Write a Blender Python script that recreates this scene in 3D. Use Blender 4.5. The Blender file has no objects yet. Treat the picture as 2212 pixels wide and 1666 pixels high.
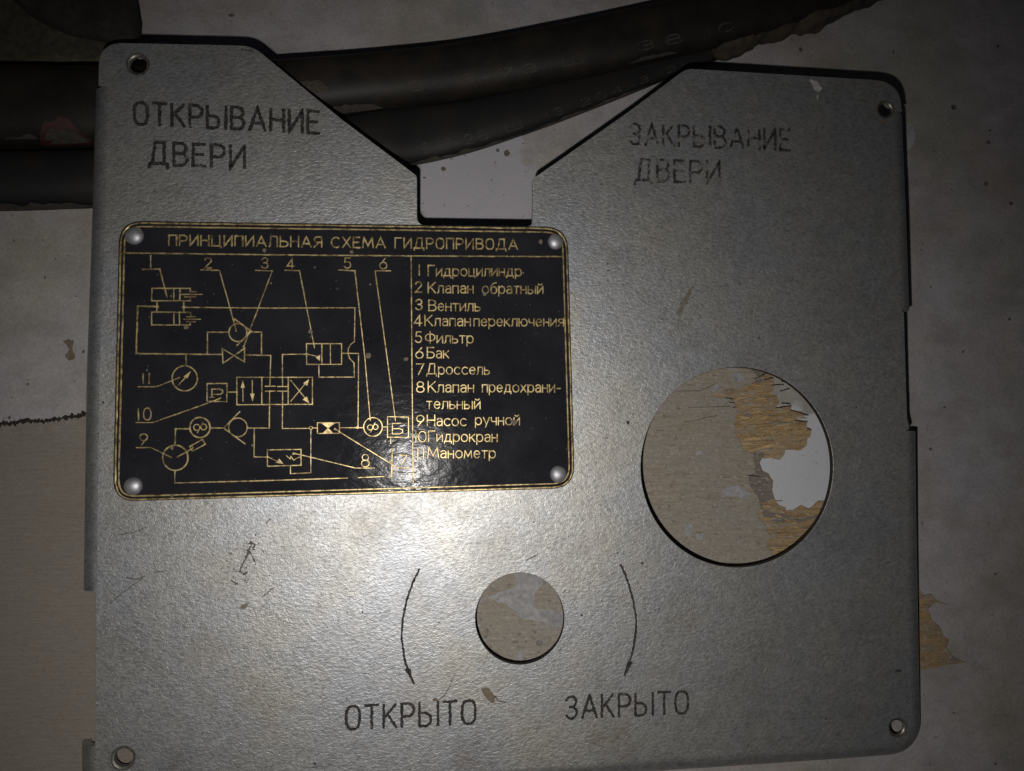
import bpy, bmesh, math, random
from mathutils import Vector, Matrix, noise as mnoise

random.seed(11)
SC = bpy.context.scene

# ------------------------------------------------------------------ camera, light, exposure
F = 1600.0                      # focal length in photo units (picture 2212 x 1666)
CX, CY = 1106.0, 833.0
FOOT = (932.0, 915.0)           # where the lens stands straight above the plate
H = 0.320                       # lens height above the plate, metres
U = H / math.sqrt(F * F + (FOOT[0] - CX) ** 2 + (FOOT[1] - CY) ** 2)
TILT = math.atan2(0.0265, 1610 * 0.0002)
H0 = 0.0085 + 0.0265 * (1700 - FOOT[1]) / 1610

zc = -Vector((FOOT[0] - CX, -(FOOT[1] - CY), -F)).normalized()   # plate normal in camera axes
xc = (Vector((1, 0, 0)) - zc * zc.x).normalized()
yc = zc.cross(xc)
CAM2PLATE = Matrix((xc, yc, zc))
PLATE = Matrix.Translation((0, 0, H0)) @ Matrix.Rotation(TILT, 4, 'X')   # plate frame -> world
CAM_P = Vector((0, 0, H))
CAM_W = PLATE @ CAM_P

cam = bpy.data.cameras.new('camera')
cam.sensor_width = 36.0
cam.lens = F / 2212 * 36.0
cam.clip_start = 0.005
cam.clip_end = 20
camo = bpy.data.objects.new('camera', cam)
SC.collection.objects.link(camo)
m = (PLATE.to_3x3() @ CAM2PLATE).to_4x4()
m.translation = CAM_W
camo.matrix_world = m
SC.camera = camo

W = bpy.data.worlds.new('World')
SC.world = W
W.use_nodes = True
W.node_tree.nodes['Background'].inputs['Color'].default_value = (0.75, 0.82, 1.0, 1)
W.node_tree.nodes['Background'].inputs['Strength'].default_value = 0.012


def ray_plate(px, py):
    return CAM2PLATE @ Vector(((px - CX) / F, -(py - CY) / F, -1.0))


def P(px, py, h=0.0):
    """photo point -> point on the plate's plane (plate frame), h above it"""
    d = ray_plate(px, py)
    return CAM_P + d * ((h - H) / d.z)


def G(px, py, z=0.0):
    """photo point -> world point at height z above the floor"""
    d = PLATE.to_3x3() @ ray_plate(px, py)
    return CAM_W + d * ((z - CAM_W.z) / d.z)


# hand torch: a small lamp a little lower than the lens, towards the near left
HL = 0.312
lp = P(842, 1098)
lamp = bpy.data.lights.new('torch', 'SPOT')
lamp.energy = 3.3
lamp.color = (1.0, 0.965, 0.93)
lamp.shadow_soft_size = 0.0035
lamp.spot_size = math.radians(112)
lamp.spot_blend = 1.0
lampo = bpy.data.objects.new('torch', lamp)
SC.collection.objects.link(lampo)
lpos = PLATE @ Vector((lp.x, lp.y, HL))
lampo.location = lpos
aim = PLATE @ P(1000, 1090)
lampo.rotation_euler = (aim - lpos).to_track_quat('-Z', 'Y').to_euler()

SC.view_settings.view_transform = 'Standard'
SC.view_settings.look = 'None'
SC.view_settings.exposure = 0.0
SC.view_settings.gamma = 1.0
SC.view_settings.use_curve_mapping = False
SC.cycles.use_denoising = False
SC.render.resolution_x, SC.render.resolution_y = 1024, 771


# ------------------------------------------------------------------ node helpers
class NT:
    def __init__(self, name):
        self.m = bpy.data.materials.new(name)
        self.m.use_nodes = True
        self.t = self.m.node_tree
        self.b = self.t.nodes['Principled BSDF']
        self.tc = self.t.nodes.new('ShaderNodeTexCoord')
        self.co = self.tc.outputs['Object']

    def n(self, k):
        return self.t.nodes.new(k)

    def l(self, a, b):
        self.t.links.new(a, b)

    def mapping(self, scale=(1, 1, 1), rot=0, loc=(0, 0, 0)):
        a = self.n('ShaderNodeMapping')
        a.inputs['Scale'].default_value = scale
        a.inputs['Rotation'].default_value = (0, 0, rot)
        a.inputs['Location'].default_value = loc
        self.l(self.co, a.inputs['Vector'])
        return a.outputs[0]

    def noise(self, scale, detail=4, rough=.55, vec=None, dist=0.0):
        a = self.n('ShaderNodeTexNoise')
        a.inputs['Scale'].default_value = scale
        a.inputs['Detail'].default_value = detail
        a.inputs['Roughness'].default_value = rough
        a.inputs['Distortion'].default_value = dist
        self.l(vec if vec is not None else self.co, a.inputs['Vector'])
        return a.outputs['Fac']

    def voro(self, scale, vec=None, feature='F1'):
        a = self.n('ShaderNodeTexVoronoi')
        a.feature = feature
        a.inputs['Scale'].default_value = scale
        self.l(vec if vec is not None else self.co, a.inputs['Vector'])
        return a.outputs['Distance']

    def ramp(self, fac, stops):
        a = self.n('ShaderNodeValToRGB')
        r = a.color_ramp
        while len(r.elements) < len(stops):
            r.elements.new(0.5)
        for e, (p, c) in zip(r.elements, stops):
            e.position = p
            e.color = (c, c, c, 1) if isinstance(c, (int, float)) else (*c, 1)
        self.l(fac, a.inputs[0])
        return a.outputs[0]

    def mix(self, fac, a, b, mode='MIX'):
        x = self.n('ShaderNodeMix')
        x.data_type = 'RGBA'
        x.blend_type = mode
        for s, v in ((0, fac), (6, a), (7, b)):
            if isinstance(v, (int, float)):
                x.inputs[s].default_value = v
            elif isinstance(v, tuple):
                x.inputs[s].default_value = (*v, 1)
            else:
                self.l(v, x.inputs[s])
        return x.outputs[2]

    def math(self, op, a, b=None):
        x = self.n('ShaderNodeMath')
        x.operation = op
        for i, v in enumerate((a, b)):
            if v is None:
                continue
            if isinstance(v, (int, float)):
                x.inputs[i].default_value = v
            else:
                self.l(v, x.inputs[i])
        return x.outputs[0]

    def bump(self, height, strength=.5, dist=.0002, prev=None):
        x = self.n('ShaderNodeBump')
        x.inputs['Strength'].default_value = strength
        x.inputs['Distance'].default_value = dist
        self.l(height, x.inputs['Height'])
        if prev is not None:
            self.l(prev, x.inputs['Normal'])
        return x.outputs[0]

    def set(self, **k):
        for a, v in k.items():
            s = self.b.inputs[{'base': 'Base Color', 'rough': 'Roughness', 'metal': 'Metallic', 'normal': 'Normal', 'spec': 'Specular IOR Level'}[a]]
            if isinstance(v, tuple):
                s.default_value = (*v, 1)
            elif isinstance(v, (int, float)):
                s.default_value = v
            else:
                self.l(v, s)
        return self.m


def mat_panel():
    t = NT('hammered silver paint')
    v = t.mapping((1.0, 1.7, 1.0), math.radians(-38))
    cell = t.noise(520, 3, .6, v, .6)
    fine = t.noise(1900, 2, .6)
    big = t.noise(19, 5, .6)
    big2 = t.noise(30, 5, .62, t.mapping((1, 1, 1), 0, (3.1, 7.7, 0)))
    blot = t.noise(190, 4, .65)
    col = t.mix(t.ramp(big, [(.40, 0.0), (.60, 1.0)]), (.385, .395, .408), (.412, .405, .378))
    col = t.mix(t.math('MULTIPLY', t.ramp(big2, [(.50, 0.0), (.72, 1.0)]), .55), col, (.33, .305, .26))
    col = t.mix(1.0, col, t.ramp(blot, [(.3, .83), (.7, 1.09)]), 'MULTIPLY')
    col = t.mix(1.0, col, t.ramp(cell, [(.30, .70), (.50, .98), (.72, 1.16)]), 'MULTIPLY')
    # grime and rust with shapes of their own: (photo x, y, reach, strength, colour)
    edge = t.noise(120, 5, .65, t.mapping((1, 1, 1), 0, (5, 2, 0)))
    for x, y, r, k, c_ in ((266, 1637, 62, .8, (.10, .08, .055)), (298, 139, 40, .6, (.15, .125, .09)), (1913, 237, 36, .7, (.10, .085, .06)), (1938, 1572, 38, .6, (.11, .095, .07)),
                           (1062, 1410, 42, .6, (.20, .16, .105)), (1040, 1425, 30, .5, (.2, .16, .1)), (1330, 1600, 120, .55, (.24, .175, .11)), (1010, 1640, 110, .5, (.22, .165, .10)), (430, 1400, 110, .45, (.26, .23, .16)), (560, 1530, 120, .45, (.26, .22, .15)),
                           (1480, 1320, 110, .4, (.26, .22, .15)), (530, 1190, 55, .45, (.19, .14, .10)), (1500, 740, 60, .35, (.2, .15, .1)), (1320, 560, 60, .35, (.24, .18, .12)), (390, 1640, 60, .45, (.2, .14, .1)), (1700, 1000, 1, 0, (0, 0, 0))):
        pt = P(x, y)
        d = t.n('ShaderNodeVectorMath')
        d.operation = 'DISTANCE'
        t.l(t.co, d.inputs[0])
        d.inputs[1].default_value = (pt.x, pt.y, 0)
        q = t.math('ADD', t.math('DIVIDE', d.outputs['Value'], r * U * 1.5), t.math('MULTIPLY', edge, 1.3))
        col = t.mix(t.math('MULTIPLY', t.ramp(q, [(.62, 1.0), (1.0, 0.0)]), k * .7), col, c_)
    # settled grime in the pits
    col = t.mix(t.ramp(t.noise(700, 2, .5, t.mapping((1, 1, 1), .4, (9, 2, 0))), [(.71, 0.0), (.79, .7)]), col, (.13, .115, .09))
    nrm = t.bump(cell, .6, .00028)
    nrm = t.bump(fine, .7, .00011, nrm)
    return t.set(base=col, metal=.80, rough=t.ramp(big2, [(.3, .425), (.7, .525)]), normal=nrm)


def mat_floor():
    t = NT('grey painted floor')
    a = t.noise(9, 6, .6)
    b = t.noise(60, 5, .65)
    c = t.noise(700, 3, .6)
    col = t.mix(t.ramp(a, [(.38, 0.0), (.62, 1.0)]), (.325, .305, .325), (.275, .258, .222))
    col = t.mix(1.0, col, t.ramp(b, [(.28, .78), (.62, 1.05)]), 'MULTIPLY')
    col = t.mix(1.0, col, t.ramp(c, [(.3, .84), (.65, 1.06)]), 'MULTIPLY')
    sm = t.noise(24, 6, .7, t.mapping((1, 2.2, 1), .5, (4, 1, 0)))
    col = t.mix(t.ramp(sm, [(.50, 0.0), (.74, .55)]), col, (.155, .14, .112))
    sm2 = t.noise(14, 5, .65, t.mapping((1, 1, 1), .2, (8, 3, 0)))
    col = t.mix(t.ramp(sm2, [(.56, 0.0), (.72, .4)]), col, (.24, .175, .145))
    sm3 = t.noise(17, 5, .65, t.mapping((1, 1, 1), .2, (1, 9, 0)))
    col = t.mix(t.ramp(sm3, [(.54, 0.0), (.72, .45)]), col, (.17, .175, .15))
    # areas where the paint is cleaner: (photo x, y, reach, strength, colour)
    brk = t.noise(70, 5, .6, t.mapping((1, 1, 1), .2, (3, 3, 0)))
    for x, y, r, k, c_ in ((1730, 1000, 190, .95, (.43, .44, .46)), (1030, 400, 230, .8, (.335, .325, .355))):
        pt = G(x, y)
        d = t.n('ShaderNodeVectorMath')
        d.operation = 'DISTANCE'
        t.l(t.co, d.inputs[0])
        d.inputs[1].default_value = pt
        q = t.math('ADD', t.math('DIVIDE', d.outputs['Value'], r * U * 1.3), t.math('MULTIPLY', brk, .8))
        col = t.mix(t.math('MULTIPLY', t.ramp(q, [(.90, 1.0), (1.0, 0.0)]), k), col, c_)
    sp = t.noise(330, 2, .5, t.mapping((1, 1, 1), .2, (1, 5, 0)))
    col = t.mix(t.ramp(sp, [(.68, 0.0), (.75, .6)]), col, (.10, .09, .07))
    return t.set(base=col, rough=.72, normal=t.bump(c, .45, .00025, t.bump(b, .5, .0007)))


def mat_wood(name, c1, c2, c3, grain=.5, paint=0.0):
    t = NT(name)
    v = t.mapping((1, 9, 1), math.radians(6))
    g = t.noise(95, 5, .7, v, .8)
    f = t.noise(420, 3, .7, v)
    b = t.noise(28, 5, .6)
    col = t.mix(t.ramp(b, [(.34, 0.0), (.66, 1.0)]), c1, c2)
    col = t.mix(t.ramp(g, [(.46, 0.0), (.70, grain)]), col, c3)
    col = t.mix(1.0, col, t.ramp(f, [(.3, .82), (.7, 1.08)]), 'MULTIPLY')
    gz = t.noise(38, 6, .7, t.mapping((1, 1.6, 1), .5, (2, 2, 0)))
    col = t.mix(t.ramp(gz, [(.47, 0.0), (.64, .5 if paint else 0.0)]), col, (.225, .215, .20))
    if paint:
        pn = t.noise(120, 5, .62, t.mapping((1, 1.5, 1), .3, (2, 8, 0)))
        col = t.mix(t.ramp(pn, [(.63, 0.0), (.69, paint * .6)]), col, (.30, .30, .29))
        dn = t.noise(260, 3, .5, t.mapping((1, 1, 1), .3, (6, 3, 0)))
        col = t.mix(t.ramp(dn, [(.66, 0.0), (.74, .6)]), col, (.10, .085, .065))
    sp_ = t.noise(520, 3, .6, t.mapping((1, 1.4, 1), .9, (3, 3, 0)))
    col = t.mix(t.ramp(sp_, [(.57, 0.0), (.66, .55)]), col, (.36, .335, .30))
    sd_ = t.noise(420, 3, .6, t.mapping((1, 1.4, 1), .4, (7, 1, 0)))
    col = t.mix(t.ramp(sd_, [(.59, 0.0), (.68, .55)]), col, (.085, .068, .05))
    if paint:
        pt = G(40, 1380) - G(600, 1300)
        d = t.n('ShaderNodeVectorMath')
        d.operation = 'DISTANCE'
        t.l(t.co, d.inputs[0])
        d.inputs[1].default_value = (pt.x, pt.y, 0)
        q = t.math('ADD', t.math('DIVIDE', d.outputs['Value'], 760 * U), t.math('MULTIPLY', gz, .5))
        col = t.mix(t.ramp(q, [(.80, .75), (1.0, 0.0)]), col, t.mix(b, (.145, .13, .11), (.19, .165, .14)))
    return t.set(base=col, rough=.78, normal=t.bump(f, .6, .0003, t.bump(g, .7, .0007)))


def mat_rubber(name, base, dust, amount):
    t = NT(name)
    a = t.noise(55, 6, .65)
    b = t.noise(900, 3, .6)
    sep = t.n('ShaderNodeTexCoord')
    col = t.mix(t.ramp(a, [(.40, 0.0), (.72, amount)]), base, dust)
    col = t.mix(t.ramp(b, [(.60, 0.0), (.80, .35)]), col, dust)
    return t.set(base=col, rough=.58, spec=.3, normal=t.bump(b, .4, .0002, t.bump(a, .3, .0008)))


def mat_plain(name, base, rough=.6, metal=0.0, nscale=500, var=.35, bump=.3, bdist=.0001):
    t = NT(name)
    a = t.noise(nscale, 4, .6)
    b = t.noise(nscale * .09, 4, .6)
    col = t.mix(1.0, base, t.ramp(a, [(.3, 1 - var), (.7, 1 + var * .5)]), 'MULTIPLY')
    col = t.mix(1.0, col, t.ramp(b, [(.3, 1 - var * .7), (.7, 1.0 + var * .3)]), 'MULTIPLY')
    return t.set(base=col, rough=rough, metal=metal, normal=t.bump(a, bump, bdist))


def mat_enamel():
    t = NT('black enamel')
    a = t.noise(230, 3, .55, t.mapping((1, 1.7, 1), math.radians(-35)))
    b = t.noise(40, 4, .6)
    s = t.noise(620, 2, .5)
    col = t.mix(t.ramp(b, [(.35, 0.0), (.7, 1.0)]), (.0125, .013, .0165), (.020, .0205, .024))
    col = t.mix(t.ramp(s, [(.72, 0.0), (.78, .35)]), col, (.16, .16, .16))
    return t.set(base=col, rough=t.ramp(b, [(.35, .14), (.7, .20)]), spec=.055, normal=t.bump(a, .40, .0003))


def mat_brass():
    t = NT('worn brass')
    a = t.noise(420, 3, .6)
    b = t.noise(60, 4, .6)
    col = t.mix(t.ramp(a, [(.36, 0.0), (.58, 1.0)]), (.15, .105, .042), (.54, .425, .20))
    col = t.mix(t.ramp(b, [(.52, 0.0), (.72, .6)]), col, (.20, .145, .075))
    return t.set(base=col, metal=.55, rough=.42, normal=t.bump(a, .5, .0001))


def mat_engrave(name='dark engraved groove', worn=.60):
    t = NT(name)
    a = t.noise(800, 3, .6)
    b = t.noise(45, 3, .6)
    col = t.mix(t.ramp(a, [(.42, 0.0), (.72, 1.0)]), (.018, .016, .016), (.065, .058, .053))
    col = t.mix(t.ramp(b, [(.54, 0.0), (.72, .5)]), col, (.055, .048, .04))
    w_ = t.noise(260, 4, .65)
    col = t.mix(t.ramp(w_, [(worn, 0.0), (worn + .10, .8)]), col, (.17, .16, .145))
    return t.set(base=col, spec=.15, rough=.6, normal=t.bump(a, .9, .0003))


M = {
    'panel': mat_panel(), 'floor': mat_floor(),
    'board': mat_wood('weathered plywood face', (.275, .235, .18), (.255, .235, .195), (.165, .135, .10), .7, .6),
    'veneer': mat_wood('torn yellow veneer', (.40, .275, .125), (.27, .185, .09), (.13, .08, .038), .95, .45),
    'inner': mat_wood('grey inner veneer', (.15, .125, .108), (.19, .16, .135), (.09, .072, .06), .6),
    'rubber': mat_rubber('dusty black rubber', (.0085, .0072, .006), (.024, .018, .012), .85),
    'rubber2': mat_rubber('black rubber', (.0085, .0085, .009), (.021, .018, .014), .5),
    'mud': mat_plain('dried mud', (.042, .035, .027), .9, 0, 700, .5, .6, .0004),
    'sleeve': mat_plain('brown torn sleeve', (.045, .034, .022), .85, 0, 160, .6, .6, .0008),
    'halo': mat_plain('brownish grime film', (.19, .17, .135), .55, .4, 500, .4, .5),
    'edge': mat_plain('dark edge and shade', (.02, .016, .012), .6, .2, 700, .5, .4),  # dark tone for hole walls, cracks and painted shade lines
    'rag': mat_plain('brown greasy cloth', (.017, .013, .009), .95, 0, 300, .55, .5, .0008),
    'rag2': mat_plain('olive greasy cloth', (.050, .042, .026), .95, 0, 300, .55, .5, .0008),
    'enamel': mat_enamel(), 'brass': mat_brass(), 'engrave': mat_engrave(), 'faded': mat_engrave('faded engraved groove', .50),
    'rivet': mat_plain('dull aluminium', (.42, .42, .44), .52, .75, 300, .3, .3, .0001),
    'rim': mat_plain('bare worn steel', (.26, .24, .20), .42, .8, 900, .45, .4, .0001),
    'oil': mat_plain('dull oil spot', (.115, .105, .09), .5, 0, 500, .5, .3),
    'scratch': mat_plain('dark scratch', (.095, .083, .07), .6, .2, 700, .6, .4),
    'dirt': mat_plain('trodden dirt', (.12, .105, .085), .85, 0, 800, .5, .4),
    'grime': mat_plain('dark grime', (.045, .036, .028), .8, 0, 900, .6, .4),
    'brownspot': mat_plain('brown flaked spot', (.15, .115, .075), .7, 0, 700, .4, .4),
    'rust': mat_plain('rusty brown stain', (.16, .10, .055), .75, 0, 900, .5, .4),
    'pale': mat_plain('pale dried smear', (.36, .36, .36), .7, 0, 600, .3, .3),
    'greypaint': mat_plain('grey paint left on wood', (.27, .265, .265), .7, 0, 420, .35, .5, .0003),
    'red': mat_plain('scuffed red paint', (.042, .009, .007), .6, 0, 500, .5, .4),
    'legend': mat_plain('dusty moulded lettering', (.042, .034, .025), .8, 0, 600, .6, .4),
}


# ------------------------------------------------------------------ object helpers
def obj(name, bm, mat, parent=None, smooth=False, world=False):
    me = bpy.data.meshes.new(name)
    bmesh.ops.recalc_face_normals(bm, faces=bm.faces[:])
    bm.to_mesh(me)
    bm.free()
    me.materials.append(mat)
    if smooth:
        for p in me.polygons:
            p.use_smooth = True
    o = bpy.data.objects.new(name, me)
    SC.collection.objects.link(o)
    if parent is not None:
        o.parent = parent
    return o


def tag(o, label=None, cat=None, group=None, kind=None):
    for k, v in (('label', label), ('category', cat), ('group', group), ('kind', kind)):
        if v:
            o[k] = v
    return o


def empty(name, mw):
    o = bpy.data.objects.new(name, None)
    SC.collection.objects.link(o)
    o.matrix_world = mw
    o.empty_display_size = .02
    return o


def arc(cx, cy, rx, ry, a0=0, a1=360, n=None):
    n = n or max(4, int(abs(a1 - a0) / 18))
    return [(cx + rx * math.cos(math.radians(a0 + (a1 - a0) * i / n)), cy + ry * math.sin(math.radians(a0 + (a1 - a0) * i / n))) for i in range(n + 1)]


def closed(pts):
    return math.hypot(pts[0][0] - pts[-1][0], pts[0][1] - pts[-1][1]) < 1e-6


def resample(pts, step):
    out = [Vector(pts[0])]
    for a, b in zip(pts, pts[1:]):
        a, b = Vector(a), Vector(b)
        n = max(1, int(math.ceil((b - a).length / step)))
        for i in range(1, n + 1):
            out.append(a.lerp(b, i / n))
    return out


def ribbon(bm, p2, w, z0, raise_=0.0, jit=0.0, isclosed=False, cap=True):
    """stroke along a 2D path (plate frame, metres): flat if raise_ is 0, else a low bar with sloping sides"""
    p2 = [Vector((p[0], p[1])) for p in p2]
    q = [p2[0]]
    for p in p2[1:]:
        if (p - q[-1]).length > 1e-6:
            q.append(p)
    p2 = q
    if isclosed and (p2[0] - p2[-1]).length < 1e-5:
        p2 = p2[:-1]
    n = len(p2)
    if n < 2:
        return
    rows = []
    for i, p in enumerate(p2):
        if isclosed:
            a, b = p2[i - 1], p2[(i + 1) % n]
        else:
            a, b = p2[max(0, i - 1)], p2[min(n - 1, i + 1)]
        d1 = (p - a).normalized() if (p - a).length > 1e-9 else (b - p).normalized()
        d2 = (b - p).normalized() if (b - p).length > 1e-9 else d1
        t = d1 + d2
        t = t.normalized() if t.length > 1e-4 else d1
        nn = Vector((-t.y, t.x))
        c = max(.45, abs(nn.dot(Vector((-d1.y, d1.x)))))
        hw = w * .5 / c
        jl = 1 + random.uniform(-jit, jit)
        jr = 1 + random.uniform(-jit, jit)
        ext = Vector((0, 0))
        if not isclosed and cap:
            if i == 0:
                ext = -d2 * w * .35
            elif i == n - 1:
                ext = d1 * w * .35
        L, R = p + nn * hw * jl + ext, p - nn * hw * jr + ext
        if raise_:
            l2, r2 = p + nn * hw * .45 + ext, p - nn * hw * .45 + ext
            rows.append([bm.verts.new((L.x, L.y, z0)), bm.verts.new((l2.x, l2.y, z0 + raise_)), bm.verts.new((r2.x, r2.y, z0 + raise_)), bm.verts.new((R.x, R.y, z0))])
        else:
            rows.append([bm.verts.new((L.x, L.y, z0)), bm.verts.new((R.x, R.y, z0))])
    k = len(rows[0])
    rng = range(n if isclosed else n - 1)
    for i in rng:
        a, b = rows[i], rows[(i + 1) % n]
        for j in range(k - 1):
            bm.faces.new((a[j], a[j + 1], b[j + 1], b[j]))
    if raise_ and not isclosed:
        bm.faces.new(rows[0])
        bm.faces.new(rows[-1][::-1])


def solid(bm, outlines, ztop, zbot, bevel=0.0):
    """plate with holes: outlines are lists of 2D/3D points; the first is the rim, others are holes"""
    edges = []
    for pts in outlines:
        vs = [bm.verts.new((p[0], p[1], ztop)) for p in pts]
        for a, b in zip(vs, vs[1:] + vs[:1]):
            edges.append(bm.edges.new((a, b)))
    r = bmesh.ops.triangle_fill(bm, use_beauty=True, use_dissolve=False, edges=edges)
    top = [f for f in r['geom'] if isinstance(f, bmesh.types.BMFace)]
    for f in top:
        if f.normal.z < 0:
            f.normal_flip()
    ex = bmesh.ops.extrude_face_region(bm, geom=top)
    for v in ex['geom']:
        if isinstance(v, bmesh.types.BMVert):
            v.co.z = zbot
    if bevel:
        bm.normal_update()
        es = [e for e in bm.edges if len(e.link_faces) == 2 and abs(e.verts[0].co.z - ztop) < 1e-7 and abs(e.verts[1].co.z - ztop) < 1e-7
              and abs(e.link_faces[0].normal.dot(e.link_faces[1].normal)) < .5]
        bmesh.ops.bevel(bm, geom=es, offset=bevel, segments=2, profile=.5, affect='EDGES', clamp_overlap=True)


def blob(bm, pts, z):
    """thin flat patch"""
    vs = [bm.verts.new((p[0], p[1], z)) for p in pts]
    es = [bm.edges.new((a, b)) for a, b in zip(vs, vs[1:] + vs[:1])]
    bmesh.ops.triangle_fill(bm, use_beauty=True, use_dissolve=False, edges=es)


def ragged(pts, step, amp, seed, closed_=True, sharp=1.0):
    """roughen an outline given in photo units"""
    pp = list(pts) + ([pts[0]] if closed_ else [])
    out = []
    for i, p in enumerate(resample(pp, step)):
        q = Vector((p.x * .06, p.y * .06, seed))
        dx = mnoise.noise(q) + .6 * mnoise.noise(q * 3.1)
        dy = mnoise.noise(q + Vector((7, 3, 1))) + .6 * mnoise.noise(q * 3.1 + Vector((5, 5, 5)))
        out.append((p.x + dx * amp * sharp, p.y + dy * amp))
    if closed_:
        out = out[:-1]
    return out


# ------------------------------------------------------------------ the floor
bm = bmesh.new()
c = G(1106, 833)
for x, y in ((-1, -1), (1, -1), (1, 1), (-1, 1)):
    bm.verts.new((c.x + x * 1.6, c.y + y * 1.6, 0))
bm.faces.new(bm.verts[:])
floor = tag(obj('floor', bm, M['floor']), kind='structure')

# spots and smears trodden into the floor
bm = bmesh.new()
zz = 0.00008
fl = [(97, 600, 3, 4), (148, 738, 8, 6), (20, 902, 5, 5), (180, 760, 4, 5), (2060, 232, 8, 7), (2135, 308, 7, 5), (2138, 282, 3, 3), (2130, 397, 6, 6),
      (2184, 440, 6, 5), (2155, 100, 4, 4), (2010, 970, 4, 4), (1930, 112, 3, 4), (1950, 700, 3, 3), (2080, 760, 3, 4), (2150, 1240, 4, 4),
      (2060, 1540, 3, 3), (2150, 1650, 4, 3), (500, 33, 9, 5), (2105, 1432, 2, 2), (1730, 108, 5, 6), (958, 365, 7, 6), (1095, 331, 9, 9), (1075, 325, 5, 5),
      (1130, 310, 2, 2), (917, 384, 4, 2), (1010, 445, 2, 2), (960, 443, 2, 2), (2180, 690, 4, 4), (2010, 620, 3, 3), (1990, 540, 3, 2), (2040, 880, 4, 3), (30, 520, 3, 3), (120, 560, 2, 3), (60, 830, 4, 3), (165, 640, 3, 2)]
for i, (x, y, a, b) in enumerate(fl):
    bm = bmesh.new()
    pts = [(x + a * .8 * math.cos(t) * (1 + .35 * mnoise.noise((math.cos(t), math.sin(t), i * 3.3))), y + b * .8 * math.sin(t) * (1 + .35 * mnoise.noise((math.cos(t) + 4, math.sin(t), i * 3.3)))) for t in [k * math.tau / 12 for k in range(12)]]
    blob(bm, [G(*p, zz) for p in pts], zz + i * 2e-6)
    obj('dirt_spot', bm, M['dirt'], floor)

bm = bmesh.new()
for i, poly in enumerate(([(137, 737), (160, 735), (158, 757), (163, 775), (150, 780), (140, 770), (150, 755)],
                          [(1762, 170), (1769, 173)], )):
    if len(poly) > 2:
        blob(bm, [G(*p, 0) for p in ragged(poly, 4, 2.0, i * 5.1)], zz + 9e-5)
obj('glue_smear', bm, M['brownspot'], floor)

bm = bmesh.new()
for i, poly in enumerate(([(1955, 262), (1970, 268), (1977, 290), (1974, 312), (1965, 322), (1955, 330)], [(1953, 338), (1964, 336), (1966, 350), (1955, 372)])):
    bm = bmesh.new()
    blob(bm, [G(*p, 0) for p in ragged(poly, 4, 2.5, i * 5.1 + 2)], zz + 1.4e-4)
    obj('plaster_smear', bm, M['pale'], floor)

# ------------------------------------------------------------------ plywood board with a torn edge


def T7(x, y):        # big hole close-up -> photo units
    return (1328.3 + x * .29945, 759 + y * .29945)


def T8(x, y):        # small hole close-up -> photo units
    return (1003 + x * .153, 1209 + y * .153)


torn_face = [T7(*p) for p in ((970, 60), (985, 120), (1040, 195), (960, 245), (880, 268), (790, 275), (735, 296), (700, 322), (760, 332), (815, 335), (850, 360), (872, 392), (880, 440), (858, 520), (862, 590), (900, 650),
             (918, 705), (1000, 735), (1004, 800), (1015, 868), (968, 900), (962, 945), (1000, 1010), (1040, 1060), (1050, 1120), (1022, 1170), (1080, 1245), (1118, 1330), (1090, 1400), (1150, 1475), (1180, 1570))]
torn_veneer = [T7(*p) for p in ((1070, 60), (1100, 150), (1140, 205), (1150, 250), (1128, 320), (1170, 318), (1182, 370), (1158, 408), (1270, 392), (1278, 430), (1392, 460), (1300, 490), (1388, 508), (1380, 556), (1417, 562), (1412, 618), (1385, 640), (1377, 690), (1332, 720),
               (1232, 704), (1224, 742), (1190, 782), (1130, 766), (1062, 775), (1040, 800), (1058, 860), (1110, 888), (1140, 940), (1138, 1000), (1152, 1062), (1172, 1110), (1222, 1125), (1232, 1152), (1300, 1140), (1342, 1112), (1400, 1140), (1440, 1112), (1470, 1080), (1525, 1072), (1640, 1040))]
edge_top = [(-700, 1010), (-200, 950), (-60, 924), (0, 917), (20, 917), (35, 912), (60, 911), (90, 913), (110, 909), (140, 903), (170, 900), (185, 898), (200, 890), (500, 850), (900, 820), (1300, 795), (1560, 770)]
edge_top_r = ragged(edge_top, 3, 3.2, 1.7, False)
# jagged stub beyond the plate's right edge
stub = [(1850, 1120), (1900, 1230), (1960, 1280), (1985, 1275), (1996, 1288), (2010, 1283), (2028, 1300), (2047, 1306), (2016, 1303), (2005, 1320), (2013, 1342), (2030, 1355), (2036, 1372), (2050, 1382), (2044, 1398), (2060, 1420), (2088, 1432), (2060, 1434), (2030, 1441), (1990, 1446), (1900, 1455), (1750, 1500), (1500, 1560), (1300, 1620), (1180, 1720), (1150, 1800)]

board_root = tag(empty('plywood_board', Matrix.Translation(G(600, 1300))), 'thin weathered brown plywood board with a torn splintered edge, lying under the metal plate', 'board')
bw = board_root.matrix_world.inverted()


def GB(px, py, z):
    p = bw @ G(px, py, z)
    return (p.x, p.y)


ZV, ZF = .0012, .0021
v_out = [GB(x, y, ZV) for x, y in ragged([(-680, 1050), (-100, 960), (300, 905), (900, 850), (1500, 790)], 20, 2, 3.3, False) + ragged(torn_veneer, 3.2, 2.4, 5.5, False) + ragged(stub, 4, 2.0, 8.8, False) + [(1100, 2300), (-680, 2300)]]
bm = bmesh.new()
solid(bm, [v_out], ZV, .0002)
obj('torn_veneer', bm, M['veneer'], board_root)
f_out = [GB(x, y, ZF) for x, y in edge_top_r + ragged(torn_face, 3.0, 1.8, 9.5, False) + [(1700, 1300), (1600, 1440), (1360, 1530), (1200, 1620), (1100, 1720), (1080, 2290), (-670, 2290)]]
bm = bmesh.new()
solid(bm, [f_out], ZF, ZV + .0001)
obj('board_face', bm, M['board'], board_root)

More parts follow.
